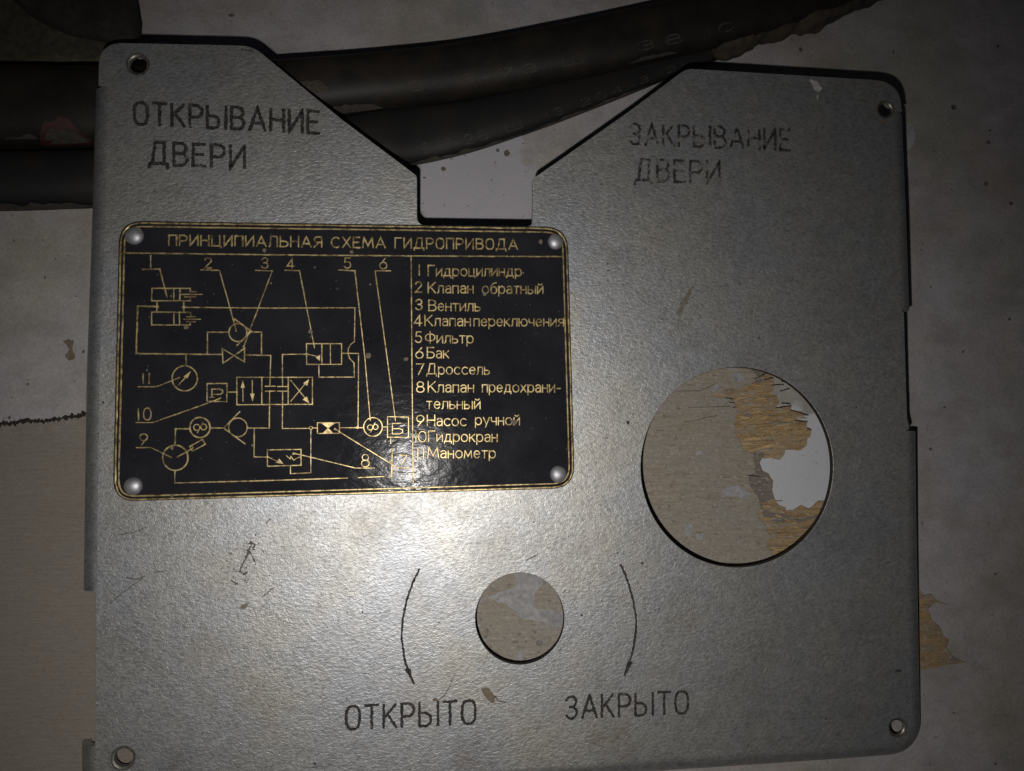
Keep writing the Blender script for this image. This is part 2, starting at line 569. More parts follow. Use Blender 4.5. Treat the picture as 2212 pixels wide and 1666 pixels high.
# grey inner ply showing between face and veneer
bm = bmesh.new()
ip = [T7(*p) for p in ((960, 740), (1060, 720), (1085, 745), (1050, 790), (1045, 810), (1060, 862), (1106, 890), (1136, 940), (1132, 1000), (1146, 1058), (1090, 1085), (1050, 1120), (1000, 1080), (940, 980), (940, 900), (980, 860), (975, 790))]
solid(bm, [[GB(x, y, ZV + .0003) for x, y in ragged(ip, 3, 1.6, 2.2)]], ZV + .0003, ZV + .00002)
obj('inner_ply', bm, M['inner'], board_root)
bm = bmesh.new()
ip = [T7(*p) for p in ((1000, 130), (1060, 140), (1100, 190), (1130, 205), (1030, 225), (960, 240))]
solid(bm, [[GB(x, y, ZV + .00035) for x, y in ragged(ip, 3, 1.6, 2.9)]], ZV + .00035, ZV + .00002)
obj('inner_ply', bm, M['inner'], board_root)
bm = bmesh.new()
ip = [T7(*p) for p in ((1050, 1120), (1120, 1160), (1200, 1170), (1330, 1215), (1460, 1180), (1490, 1190), (1330, 1235), (1160, 1245), (1080, 1190))]
solid(bm, [[GB(x, y, ZV + .0004) for x, y in ragged(ip, 3, 1.2, 3.9)]], ZV + .0004, ZV + .00002)
obj('inner_ply', bm, M['inner'], board_root)

# flat dark lines: cracks, plus shade painted along the torn layers
bm = bmesh.new()
sp = [((1010, 200), (1080, 160)), ((1060, 175), (1120, 150)), ((1080, 205), (1140, 190)), ((1135, 245), (1215, 240)), ((1125, 325), (1172, 322)), ((1160, 408), (1272, 395)),
      ((1270, 428), (1392, 460)), ((1300, 498), (1388, 508)), ((1385, 558), (1415, 566)), ((700, 322), (770, 330)), ((800, 336), (850, 345)), ((820, 365), (862, 372)), ((850, 405), (876, 402)),
      ((500, 512), (740, 462)), ((560, 440), (860, 415)), ((520, 410), (830, 396)), ((440, 290), (600, 285)), ((600, 290), (720, 235)), ((960, 895), (1040, 902)), ((1120, 1165), (1200, 1160)), ((780, 912), (830, 905)), ((1200, 215), (1260, 225)), ((1190, 290), (1260, 270)), ((1200, 375), (1265, 380))]
for i, (a, b) in enumerate(sp):
    if i % 5 == 4:
        continue
    bm = bmesh.new()
    a, b = T7(*a), T7(*b)
    pts = ragged([a, b], 3, 1.0, i * 1.3, False)
    p2 = [GB(x, y, ZF) for x, y in pts]
    thin = i in (13, 14, 15, 16, 17, 20)
    ribbon(bm, p2, .0002 if thin else .00038, ZF + .00012 + i * 3e-6, 0, .5)
    obj('crack_and_shade', bm, M['edge'], board_root)

# torn fibres and splinters of the yellow veneer, each a sliver of its own
rs = random.Random(5)
M['fibre'] = [mat_wood('pale fibre', (.47, .34, .17), (.40, .28, .13), (.22, .14, .07), .8), mat_wood('ochre fibre', (.34, .22, .095), (.29, .19, .08), (.15, .09, .04), .9), mat_wood('grey fibre', (.25, .21, .165), (.30, .27, .23), (.14, .11, .085), .8)]
zones = [((1000, 160, 1110, 260), 7), ((880, 280, 1140, 420), 16), ((890, 420, 1240, 560), 18), ((1180, 430, 1370, 660), 12), ((900, 560, 1180, 720), 12), ((1090, 1180, 1430, 1240), 7), ((1090, 1250, 1400, 1380), 12), ((1110, 1380, 1270, 1500), 8), ((1060, 1070, 1180, 1150), 4)]
q = 0
for (x0, y0, x1, y1), n_ in zones:
    for _ in range(n_):
        q += 1
        cx_, cy_ = rs.uniform(x0, x1), rs.uniform(y0, y1)
        ln, wd = rs.uniform(22, 75), rs.uniform(5, 17)
        an = rs.gauss(-.12 if cy_ < 900 else .05, .16)
        up, lo = [], []
        for k in range(8):
            u = -1 + 2 * k / 7
            f = (1 - abs(u) ** 3) * wd * .5
            up.append((u * ln, -f * rs.uniform(.5, 1.2) - 1))
            lo.append((u * ln * rs.uniform(.9, 1.08), f * rs.uniform(.5, 1.2) + 1))
        pts = [(cx_ + a_ * math.cos(an) - b_ * math.sin(an), cy_ + a_ * math.sin(an) + b_ * math.cos(an)) for a_, b_ in up + lo[::-1]]
        zt = ZV + .0002 + rs.uniform(0, .0009) + q * 1.1e-6
        bm = bmesh.new()
        try:
            solid(bm, [[GB(*T7(*p), zt) for p in pts]], zt, ZV + .00001 + q * 1e-7)
        except Exception:
            bm.free()
            continue
        # one end lifts a little off the board
        xs = [v.co.x for v in bm.verts]
        for v in bm.verts:
            f = (v.co.x - min(xs)) / max(1e-6, max(xs) - min(xs))
            v.co.z += .0009 * f * f * (1 if q % 3 else 0)
        if q <= 96:
            obj('splinter', bm, M['fibre'][(0, 1, 1, 0, 2)[q % 5]], board_root)
        else:
            bm.free()

# jagged strip: crack shade painted dark along the board's upper edge
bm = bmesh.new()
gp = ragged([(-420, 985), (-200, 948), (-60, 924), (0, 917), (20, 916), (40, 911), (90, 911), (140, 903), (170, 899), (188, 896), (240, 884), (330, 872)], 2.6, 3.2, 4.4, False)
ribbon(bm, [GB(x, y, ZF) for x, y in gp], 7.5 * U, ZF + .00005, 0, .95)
obj('gap_shade', bm, M['edge'], board_root)

# old grey paint left on the board
greys = [
    [T8(*p) for p in ((720, 180), (900, 190), (1080, 250), (1110, 290), (1080, 380), (1000, 470), (970, 640), (1010, 690), (1180, 710), (1400, 760), (1400, 950), (1250, 960), (1100, 880), (950, 850), (800, 820), (760, 740), (640, 680), (580, 610), (480, 600), (420, 560), (300, 560), (220, 600), (240, 560), (420, 500), (560, 430), (700, 400))],
    [T8(*p) for p in ((770, 1290), (830, 1290), (825, 1400), (800, 1480), (680, 1470), (690, 1420), (760, 1390))],
    [T8(*p) for p in ((880, 1400), (925, 1400), (930, 1450), (880, 1450))],
    [T8(*p) for p in ((180, 900), (235, 930), (200, 970), (150, 930))],
    [T7(*p) for p in ((840, 165), (900, 152), (940, 180), (930, 220), (860, 225))],
    [T7(*p) for p in ((770, 1000), (880, 960), (980, 1030), (960, 1070), (880, 1050), (770, 1050))],
    [T7(*p) for p in ((700, 250), (740, 230), (750, 260), (730, 300), (690, 270))],
    [T7(*p) for p in ((500, 1240), (550, 1245), (560, 1290), (540, 1350), (500, 1300))],
    [T7(*p) for p in ((580, 1320), (630, 1320), (630, 1370), (590, 1360))],
    [T7(*p) for p in ((585, 720), (630, 715), (630, 740), (590, 745))],
]
for i, g in enumerate(greys):
    bm = bmesh.new()
    blob(bm, [GB(x, y, ZF) for x, y in ragged(g, 2.2, 2.6, i * 2.7)], ZF + .00006 + i * 3e-6)
    obj('paint_patch', bm, M['greypaint'], board_root)
for i, (x, y, r) in enumerate(((1000, 1025, 20), (775, 1055, 28), (700, 1165, 18), (870, 1165, 16), (405, 1160, 9), (1055, 1180, 50), (290, 1015, 13), (455, 900, 12), (240, 850, 25), (300, 1090, 30), (1005, 1330, 12), (385, 425, 38), (960, 1100, 16))):
    bm = bmesh.new()
    px, py = T8(x, y)
    rr = r * .153
    blob(bm, [GB(px + rr * math.cos(t) * (1.1 + .3 * mnoise.noise((math.cos(t), i, 0))), py + rr * .8 * math.sin(t) * (1 + .3 * mnoise.noise((math.sin(t), i, 5))), ZF) for t in [k * math.tau / 12 for k in range(12)]], ZF + .0001 + i * 3e-6)
    obj('oil_spot', bm, M['oil'], board_root)

# ------------------------------------------------------------------ hoses


def smooth_path(pts, n=14):
    out = []
    pts = [Vector(p) for p in pts]
    for i in range(len(pts) - 1):
        p0, p1, p2, p3 = pts[max(0, i - 1)], pts[i], pts[i + 1], pts[min(len(pts) - 1, i + 2)]
        for k in range(n):
            t = k / n
            out.append(.5 * ((2 * p1) + (p2 - p0) * t + (2 * p0 - 5 * p1 + 4 * p2 - p3) * t * t + (3 * p1 - p0 - 3 * p2 + p3) * t ** 3))
    out.append(pts[-1])
    return out


def hose_points(spec):
    """spec rows: px, py, z of the centre (mm), half width (mm), half height (mm) -> centre, side, half width, half height"""
    raw = []
    for px, py, z, a, b in spec:
        g = G(px, py, z * .001)
        raw.append((g.x, g.y, g.z, a * .001, b * .001))
    rows = smooth_path([r[:3] for r in raw]), smooth_path([(r[3], r[4], 0) for r in raw])
    res = []
    cs = rows[0]
    for i, cpt in enumerate(cs):
        t = (cs[min(i + 1, len(cs) - 1)] - cs[max(i - 1, 0)])
        t.z = 0
        t.normalize()
        res.append((cpt, Vector((-t.y, t.x, 0)), rows[1][i].x, rows[1][i].y))
    return res


def tube(bm, rows, mw, seg=40, lump=0.0, seed=0.0):
    rings = []
    for i, (cpt, s, a, b) in enumerate(rows):
        ring = []
        for k in range(seg):
            th = k * math.tau / seg
            r = 1.0
            if lump:
                q = Vector((i * .11, math.cos(th) * 1.2 + seed, math.sin(th) * 1.2))
                r = 1 + lump * (mnoise.noise(q) + .5 * mnoise.noise(q * 2.3))
            e = .8
            cx_, sx_ = math.cos(th), math.sin(th)
            v = cpt + s * (a * r * math.copysign(abs(cx_) ** e, cx_)) + Vector((0, 0, b * r * math.copysign(abs(sx_) ** e, sx_)))
            ring.append(bm.verts.new(mw @ v))
        rings.append(ring)
    for r0, r1 in zip(rings, rings[1:]):
        for k in range(seg):
            bm.faces.new((r0[k], r0[(k + 1) % seg], r1[(k + 1) % seg], r1[k]))
    bm.faces.new(rings[0])
    bm.faces.new(rings[-1][::-1])


def on_hose(rows, i, th, lift):
    f = max(0, min(len(rows) - 1.001, i))
    k = int(f)
    t = f - k
    cpt = rows[k][0].lerp(rows[k + 1][0], t)
    s = rows[k][1].lerp(rows[k + 1][1], t)
    a = rows[k][2] * (1 - t) + rows[k + 1][2] * t + lift
    b = rows[k][3] * (1 - t) + rows[k + 1][3] * t + lift
    e = .8
    cx_, sx_ = math.cos(th), math.sin(th)
    return cpt + s * (a * math.copysign(abs(cx_) ** e, cx_)) + Vector((0, 0, b * math.copysign(abs(sx_) ** e, sx_)))


def hose_patch(bm, rows, i0, i1, t0, t1, lift, mw, seed, nu=40, nv=8, wob=.25):
    """ragged patch lying on the hose between two angles (degrees; 270+ is the near side)"""
    g = []
    for u in range(nu + 1):
        fu = i0 + (i1 - i0) * u / nu
        w = 1 + wob * (mnoise.noise((fu * .32, seed, 0)) + .3 * mnoise.noise((fu * .9, seed, 4)) + .05 * mnoise.noise((fu * 3.0, seed, 4)))
        taper = min(1, u / (nu * .28), (nu - u) / (nu * .28)) ** .7
        row = []
        for v in range(nv + 1):
            ang = t0 + (t1 - t0) * (v / nv) * w * max(.1, taper)
            row.append(bm.verts.new(mw @ on_hose(rows, fu, math.radians(ang - 180), lift)))
        g.append(row)
    for a, b in zip(g, g[1:]):
        for v in range(nv):
            bm.faces.new((a[v], a[v + 1], b[v + 1], b[v]))


# ------------------------------------------------------------------ single-stroke lettering (Cyrillic)
def sup(cx, cy, rx, ry, e=.75, n=24):
    r = []
    for k in range(n + 1):
        t = math.tau * k / n
        c_, s_ = math.cos(t), math.sin(t)
        r.append((cx + rx * math.copysign(abs(c_) ** e, c_), cy + ry * math.copysign(abs(s_) ** e, s_)))
    return r


def bowl(x0, xr, y0, y1, tail=True):
    """right-hand bowl from (x0,y1) round to (x0,y0)"""
    m_, r = (y0 + y1) / 2, (y1 - y0) / 2
    rx = min(r, xr - x0 - .02)
    return [(x0, y1)] + arc(xr - rx, m_, rx, r, 90, -90, 8) + [(x0, y0)]


X = .68
GL = {
    'А': (.72, [[(0, 0), (.36, 1), (.72, 0)], [(.12, .32), (.60, .32)]]),
    'Б': (.58, [[(.53, 1), (0, 1), (0, .56)], [(0, .56), (0, 0)], bowl(0, .58, 0, .56)]),
    'В': (.58, [[(0, 0), (0, 1)], bowl(0, .53, .54, 1), bowl(0, .58, 0, .54)]),
    'Г': (.5, [[(0, 0), (0, 1), (.5, 1)]]),
    'Д': (.80, [[(0, -.17), (.02, .03), (.78, .03), (.80, -.17)], [(.13, .03), (.27, 1), (.65, 1), (.65, .03)]]),
    'Е': (.52, [[(.50, 1), (0, 1), (0, 0), (.52, 0)], [(0, .52), (.42, .52)]]),
    'З': (.56, [[(.02, .82)] + arc(.28, .76, .24, .24, 150, -90, 8), [(.2, .52)] + arc(.28, .26, .27, .26, 90, -155, 9)]),
    'И': (.6, [[(0, 1), (0, 0), (.6, 1), (.6, 0)]]),
    'К': (.58, [[(0, 0), (0, 1)], [(.54, 1), (.01, .40)], [(.17, .58), (.58, 0)]]),
    'Л': (.62, [[(0, 0), (.08, .1), (.12, 1), (.62, 1), (.62, 0)]]),
    'М': (.84, [[(0, 0), (.09, 1), (.42, .18), (.75, 1), (.84, 0)]]),
    'Н': (.6, [[(0, 0), (0, 1)], [(.6, 0), (.6, 1)], [(0, .52), (.6, .52)]]),
    'О': (.62, [sup(.31, .5, .31, .5)]),
    'П': (.58, [[(0, 0), (0, 1), (.58, 1), (.58, 0)]]),
    'Р': (.56, [[(0, 0), (0, 1)], bowl(0, .56, .45, 1)]),
    'С': (.66, [arc(.36, .5, .36, .5, 48, 312, 14)]),
    'Т': (.6, [[(0, 1), (.6, 1)], [(.3, 1), (.3, 0)]]),
    'Ф': (.74, [[(.37, -.06), (.37, 1.06)], sup(.37, .52, .37, .33, .9)]),
    'Х': (.62, [[(0, 0), (.6, 1)], [(.02, 1), (.62, 0)]]),
    'Ц': (.70, [[(0, 1), (0, 0), (.6, 0), (.6, 1)], [(.6, 0), (.7, 0), (.7, -.16)]]),
    'Ш': (.8, [[(0, 1), (0, 0), (.8, 0), (.8, 1)], [(.4, 0), (.4, 1)]]),
    'Ы': (.86, [[(0, 1), (0, 0)], bowl(0, .54, 0, .55), [(.86, 1), (.86, 0)]]),
    'Ь': (.56, [[(0, 1), (0, 0)], bowl(0, .56, 0, .55)]),
    'Я': (.58, [[(.58, 0), (.58, 1)], [(.58, 1)] + arc(.27, .73, .25, .27, 90, 270, 8) + [(.58, .46)], [(.34, .46), (0, 0)]]),
    'а': (.42, [[(.04, .58), (.13, X), (.3, X), (.41, .56), (.41, 0)], [(.41, .40), (.16, .40), (.03, .3), (.03, .1), (.13, 0), (.28, .02), (.41, .15)]]),
    'б': (.5, [[(.46, 1.04), (.2, .93), (.05, .72), (.02, .34)], sup(.26, .32, .23, .32, .95)]),
    'в': (.42, [[(0, 0), (0, X)], bowl(0, .38, .36, X), bowl(0, .42, 0, .36)]),
    'г': (.34, [[(0, 0), (0, X), (.34, X)]]),
    'д': (.56, [[(0, -.16), (0, .02), (.56, .02), (.56, -.16)], [(.09, .02), (.18, X), (.46, X), (.46, .02)]]),
    'е': (.46, [[(.02, .36), (.45, .36)] + arc(.235, .34, .22, .34, 5, 320, 14)]),
    'и': (.44, [[(0, X), (0, 0), (.44, X), (.44, 0)]]),
    'й': (.44, [[(0, X), (0, 0), (.44, X), (.44, 0)], [(.08, .92), (.15, .84), (.29, .84), (.36, .92)]]),
    'к': (.42, [[(0, 0), (0, X)], [(.4, X), (.02, .30)], [(.13, .40), (.42, 0)]]),
    'л': (.44, [[(0, 0), (.07, .08), (.10, X), (.44, X), (.44, 0)]]),
    'м': (.58, [[(0, 0), (.06, X), (.29, .14), (.52, X), (.58, 0)]]),
    'н': (.42, [[(0, 0), (0, X)], [(.42, 0), (.42, X)], [(0, .36), (.42, .36)]]),
    'о': (.50, [sup(.25, .34, .25, .34, .95)]),
    'п': (.42, [[(0, 0), (0, X), (.42, X), (.42, 0)]]),
    'р': (.48, [[(0, -.26), (0, X)], sup(.24, .34, .24, .34, .95)]),
    'с': (.46, [arc(.26, .34, .26, .34, 48, 312, 12)]),
    'т': (.40, [[(0, X), (.4, X)], [(.2, X), (.2, 0)]]),
    'у': (.46, [[(0, X), (.23, .06)], [(.46, X), (.16, -.24)]]),
    'х': (.44, [[(0, 0), (.42, X)], [(.02, X), (.44, 0)]]),
    'ц': (.48, [[(0, X), (0, 0), (.4, 0), (.4, X)], [(.4, 0), (.48, 0), (.48, -.16)]]),
    'ч': (.40, [[(0, X), (0, .42), (.1, .3), (.4, .3)], [(.4, X), (.4, 0)]]),
    'ы': (.60, [[(0, X), (0, 0)], bowl(0, .38, 0, .38), [(.60, X), (.60, 0)]]),
    'ь': (.40, [[(0, X), (0, 0)], bowl(0, .40, 0, .38)]),
    'ю': (.66, [[(0, 0), (0, X)], [(0, .36), (.18, .36)], sup(.42, .34, .24, .34, .95)]),
    'я': (.42, [[(.42, 0), (.42, X)], [(.42, X)] + arc(.2, .5, .18, .18, 90, 270, 7) + [(.42, .32)], [(.24, .32), (0, 0)]]),
    '0': (.54, [sup(.27, .5, .27, .5, .9)]),
    '1': (.06, [[(.03, 0), (.03, 1)]]),
    '2': (.54, [[(.02, .78)] + arc(.27, .74, .25, .26, 160, -30, 9) + [(0, 0), (.54, 0)]]),
    '3': (.52, [[(.02, .82)] + arc(.26, .76, .23, .24, 150, -90, 8), [(.18, .52)] + arc(.25, .26, .26, .26, 90, -155, 9)]),
    '4': (.56, [[(.40, 0), (.40, 1), (0, .24), (.56, .24)]]),
    '5': (.52, [[(.46, 1), (.1, 1), (.06, .58)] + arc(.25, .32, .26, .32, 115, -150, 10)]),
    '6': (.54, [[(.42, 1), (.08, .46)], sup(.27, .31, .26, .31, .95)]),
    '7': (.52, [[(0, 1), (.52, 1), (.14, 0)]]),
    '8': (.54, [sup(.27, .76, .22, .24, .95), sup(.27, .27, .27, .27, .95)]),
    '9': (.54, [[(.12, 0), (.47, .55)], sup(.27, .69, .26, .31, .95)]),
    '-': (.3, [[(0, .34), (.3, .34)]]),
    '.': (.05, [[(0, 0), (.04, .04)]]),
    ' ': (.3, []),
}
LAYER = [0]


def text_strokes(s, gap=.2):
    x, out = 0.0, []
    for i, ch in enumerate(s):
        w, st = GL[ch]
        out += [[(x + a, b) for a, b in stroke] for stroke in st]
        x += w + gap
    return out, x - gap


def write(bm, s, p0, p1, h, w, z, raise_=0.0, jit=0.0, gap=.2, step=None):
    """letter s between two baseline points (photo units), cap height h, stroke w (photo units), on the plate"""
    st, tot = text_strokes(s, gap)
    dx, dy = p1[0] - p0[0], p1[1] - p0[1]
    L = math.hypot(dx, dy)
    ux, uy = dx / L, dy / L
    kx = L / max(tot, .06) if len(s) > 1 or s not in '1' else h
    for stroke in st:
        pts = []
        for a, b in stroke:
            # letters lean with the baseline only, uprights stay upright
            pts.append((p0[0] + a * kx * ux, p0[1] + a * kx * uy - b * h))
        cl = closed(pts) and len(pts) > 4
        if step:
            pts = resample(pts, step)
            pts = [(p[0], p[1]) for p in pts]
        LAYER[0] += 1
        ribbon(bm, [P(x, y, z) for x, y in pts], w * U, z + (LAYER[0] % 97) * 4e-7, raise_ and raise_ + (LAYER[0] % 89) * 5e-7, jit, cl)


# ------------------------------------------------------------------ hoses, built
A_SPEC = [(-420, 238, 13.3, 18, 12.9), (-150, 236, 13.3, 18, 12.9), (40, 234, 13.3, 18, 12.9), (200, 232, 13.3, 17.6, 12.9), (400, 221, 13.3, 16, 12.9), (600, 203, 13.3, 14, 12.9), (770, 187, 13, 13.3, 12.6), (1000, 155, 11.85, 12.9, 10.25),
          (1237, 111, 13.8, 13.2, 10), (1437, 66, 13.6, 13.6, 8.8), (1600, 28, 13.6, 13.6, 8.8), (1800, -30, 12.6, 13.6, 8.8), (2050, -110, 11.6, 13.6, 8.8), (2300, -200, 10.6, 13.6, 8.8)]
B_SPEC = [(-420, 396, 10.6, 12.6, 10.2), (-150, 393, 10.6, 12.6, 10.2), (40, 391, 10.6, 12.6, 10.2), (200, 387, 10.6, 12.3, 10.2), (420, 374, 10.6, 11.8, 10.2), (640, 340, 10.3, 12.6, 9.9), (800, 307, 9.85, 13.4, 9.45), (900, 292, 7.65, 13.8, 7.25), (1000, 275, 7.15, 12.5, 6.75), (1150, 235, 6.4, 10.5, 6),
          (1300, 186, 5.25, 8.8, 4.85), (1450, 130, 4.56, 8, 4.16), (1600, 74, 4.56, 8, 4.16), (1800, -10, 4.56, 8, 4.16), (2050, -120, 4.56, 8, 4.16)]
rowsA, rowsB = hose_points(A_SPEC), hose_points(B_SPEC)


def hose_frac(rows, px, spec):
    """index along the hose at photo x"""
    for i in range(len(spec) - 1):
        if spec[i][0] <= px <= spec[i + 1][0]:
            return 14 * (i + (px - spec[i][0]) / (spec[i + 1][0] - spec[i][0]))
    return 0


def hose(name, rows, mat, label):
    root = tag(empty(name, Matrix.Translation((rows[0][0].x, rows[0][0].y, 0))), label, 'hose', 'rubber hoses under the plate')
    mw = root.matrix_world.inverted()
    bm = bmesh.new()
    tube(bm, rows, mw, 44, .012, 3.0)
    obj('hose_tube', bm, mat, root, True)
    return root, mw


hA, mA = hose('rubber_hose', rowsA, M['rubber'], 'wide black rubber hose with red paint scuffs, the upper of the two hoses')
hB, mB = hose('rubber_hose', rowsB, M['rubber2'], 'narrower black rubber hose with a crust of dried mud along its near edge')


def hose_text(bm, rows, spec, mw, s, x0, x1, ang0, ang1, w):
    st, tot = text_strokes(s, .35)
    i0, i1 = hose_frac(rows, x0, spec), hose_frac(rows, x1, spec)
    for q, stroke in enumerate(st):
        pts = resample(stroke, .12)
        prev = None
        for p in pts:
            fi = i0 + (i1 - i0) * p[0] / tot
            a = math.radians(ang0 - 180 + (ang1 - ang0) * p[1])
            lift = .00012 + q * 2e-6
            dw = w
            c1 = mw @ on_hose(rows, fi - dw, a - dw * .5, lift)
            c2 = mw @ on_hose(rows, fi + dw, a + dw * .5, lift)
            cur = (bm.verts.new(c1), bm.verts.new(c2))
            if prev and random.random() > .12:
                bm.faces.new((prev[0], prev[1], cur[1], cur[0]))
            prev = cur


bm = bmesh.new()
hose_text(bm, rowsA, A_SPEC, mA, '3 15-73 Ш', 880, 1240, 318, 298, .06)
hose_text(bm, rowsA, A_SPEC, mA, '38 10', 1350, 1560, 318, 298, .06)
obj('hose_lettering', bm, M['legend'], hA)
bm = bmesh.new()
hose_text(bm, rowsB, B_SPEC, mB, '2 17-28 Ш. 13 204-3 21', 905, 1460, 324, 298, .06)
obj('hose_lettering', bm, M['legend'], hB)

bm = bmesh.new()
hose_patch(bm, rowsA, hose_frac(rowsA, 96, A_SPEC), hose_frac(rowsA, 208, A_SPEC), 358, 306, .00015, mA, 2.2, 60, 8, .2)
obj('red_paint', bm, M['red'], hA)
for k, (x0, x1, t0, t1) in enumerate(((112, 178, 342, 318), (125, 190, 336, 322), (118, 200, 352, 338), (150, 206, 346, 330), (30, 100, 338, 328))):
    bm = bmesh.new()
    hose_patch(bm, rowsA, hose_frac(rowsA, x0, A_SPEC), hose_frac(rowsA, x1, A_SPEC), t0, t1, .0003 + k * .00003, mA, 5.0 + k, 30, 4, .9)
    obj('dried_mud', bm, M['mud'], hA)
bm = bmesh.new()
hose_patch(bm, rowsA, hose_frac(rowsA, 640, A_SPEC), hose_frac(rowsA, 720, A_SPEC), 300, 275, .0004, mA, 9.1, 24, 6, .8)
obj('dried_mud', bm, M['mud'], hA)
bm = bmesh.new()
hose_patch(bm, rowsA, hose_frac(rowsA, 690, A_SPEC), hose_frac(rowsA, 820, A_SPEC), 352, 332, .0006, mA, 11.1, 30, 6, .7)
obj('dried_mud', bm, M['mud'], hA)
bm = bmesh.new()
hose_patch(bm, rowsA, hose_frac(rowsA, 1330, A_SPEC), hose_frac(rowsA, 1440, A_SPEC), 350, 335, .0004, mA, 12.1, 30, 5, .7)
obj('dried_mud', bm, M['mud'], hA)
bm = bmesh.new()
hose_patch(bm, rowsB, hose_frac(rowsB, -100, B_SPEC), hose_frac(rowsB, 230, B_SPEC), 360, 338, .0007, mB, 1.1, 90, 6, .7)
obj('dried_mud', bm, M['mud'], hB)
bm = bmesh.new()
hose_patch(bm, rowsB, hose_frac(rowsB, 850, B_SPEC), hose_frac(rowsB, 1130, B_SPEC), 358, 342, .0006, mB, 4.1, 90, 6, .8)
obj('dried_mud', bm, M['mud'], hB)
bm = bmesh.new()
hose_patch(bm, rowsB, hose_frac(rowsB, 1110, B_SPEC), hose_frac(rowsB, 1420, B_SPEC), 358, 338, .0008, mB, 6.1, 90, 6, .8)
obj('dried_mud', bm, M['mud'], hB)

# torn sleeve gathered round the hoses at the upper right
S_SPEC = [(1530, 58, 8, 7, 4), (1560, 62, 9, 15, 7.5), (1590, 56, 9, 13.5, 8), (1630, 38, 9.5, 14, 8.6), (1690, 16, 9.5, 15, 9), (1740, 2, 9.5, 16.5, 9.4), (1790, -20, 9.5, 15.5, 9.2), (1850, -50, 9.5, 17, 9.2), (1960, -100, 9, 18, 9), (2100, -170, 9, 18, 9)]
rowsS = hose_points(S_SPEC)
bm = bmesh.new()
tube(bm, rowsS, mA, 44, .16, 7.0)
obj('torn_sleeve', bm, M['sleeve'], hA, True)

# ------------------------------------------------------------------ greasy cloth at the upper left


def cushion(bm, pts, z0, h, mw, seed, rings=14):
    pts = [Vector(p) for p in resample(pts + [pts[0]], 14)][:-1]
    cen = sum(pts, Vector((0, 0))) / len(pts)
    prev = None
    for r in range(rings + 1):
        t = r / rings
        s = 1 - t ** 1.8 * .98
        zz_ = z0 + h * math.sqrt(max(0, 1 - (1 - min(1, t * 2.6)) ** 2))
        ring = []
        for p in pts:
            q = cen + (p - cen) * s
            n_ = mnoise.noise((q.x * .012, q.y * .012, seed)) + .5 * mnoise.noise((q.x * .03, q.y * .03, seed))
            ring.append(bm.verts.new(mw @ G(q.x, q.y, zz_ + n_ * h * .3 * min(1, t * 3))))
        if prev:
            for k in range(len(ring)):
                bm.faces.new((prev[k], prev[(k + 1) % len(ring)], ring[(k + 1) % len(ring)], ring[k]))
        prev = ring
    bm.faces.new(prev)


rag = tag(empty('greasy_cloth', Matrix.Translation(G(120, 60))), 'folded brown greasy cloth lying above the hoses in the upper left corner', 'cloth')
mr = rag.matrix_world.inverted()
bm = bmesh.new()
cushion(bm, [(-260, -160), (-240, 130), (-100, 144), (40, 146), (150, 147), (240, 147), (298, 128), (304, 80), (298, 20), (292, -40), (280, -160)], .0003, .007, mr, 1.3)
obj('lower_fold', bm, M['rag2'], rag, True)
bm = bmesh.new()
cushion(bm, [(-60, -200), (-20, -60), (30, 4), (70, 38), (110, 62), (160, 80), (220, 91), (270, 103), (303, 104), (306, 60), (298, 10), (296, -60), (290, -200)], .004, .016, mr, 4.3)
obj('upper_fold', bm, M['rag'], rag, True)

# ------------------------------------------------------------------ the metal cover plate
plate = tag(empty('cover_plate', PLATE), 'grey hammered metal cover plate with two round holes, engraved words and a black diagram nameplate', 'metal plate')


def PP(pts, h=0.0):
    return [P(x, y, h) for x, y in pts]


def corner(p0, p1, p2, r, n=8):
    """round the corner p1 with a quadratic curve"""
    p0, p1, p2 = Vector(p0), Vector(p1), Vector(p2)
    a = p1 + (p0 - p1).normalized() * r
    b = p1 + (p2 - p1).normalized() * r
    return [tuple((1 - t) ** 2 * a + 2 * t * (1 - t) * p1 + t * t * b) for t in [i / n for i in range(n + 1)]]


BX = 17          # bend width, photo units
out = []
out += [(207, 1589), (206.5, 1440), (207, 1283)]                                   # left, straight cut
out += [(208, 1278), (214, 822), (226, 470), (233, 200), (234, 187)]               # bend line, up
out += [(212.5, 184)]
out += corner((212.5, 184), (214, 92), (400, 95), 52, 9)
out += corner((300, 93), (545, 99), (740, 258), 26, 5)
out += [(737, 257)]
out += corner((737, 257), (900.6, 380), (900.6, 440), 6, 3)
out += corner((900.6, 440), (901, 487), (1000, 487.5), 20, 6)
out += corner((1000, 487.5), (1150, 489), (1150.6, 440), 12, 5)
out += corner((1150.6, 440), (1150.6, 386), (1204, 350), 5, 3)
out += [(1204, 349.5), (1360, 240)]
out += corner((1360, 240), (1483, 148), (1600, 156), 16, 5)
out += corner((1688, 161.7), (1946, 176), (1948, 260), 58, 9)
out += [(1949.5, 240), (1931, 242)]
out += [(1940, 455), (1947, 668), (1952.7, 676), (1956, 790), (1959.6, 902), (1962, 912), (1965, 925), (1960, 930)]
out += [(1963, 1177), (1968, 1443), (1969.5, 1540)]
BR = corner((1969.5, 1540), (1971, 1604), (1860, 1612), 42, 8)
out += BR + [(1808, 1616), (1474.6, 1638), (900, 1677), (300, 1718)]
BL = corner((300, 1718), (205, 1724), (205, 1650), 36, 6)
out += BL + [(205, 1620), (205, 1608), (206, 1600)]

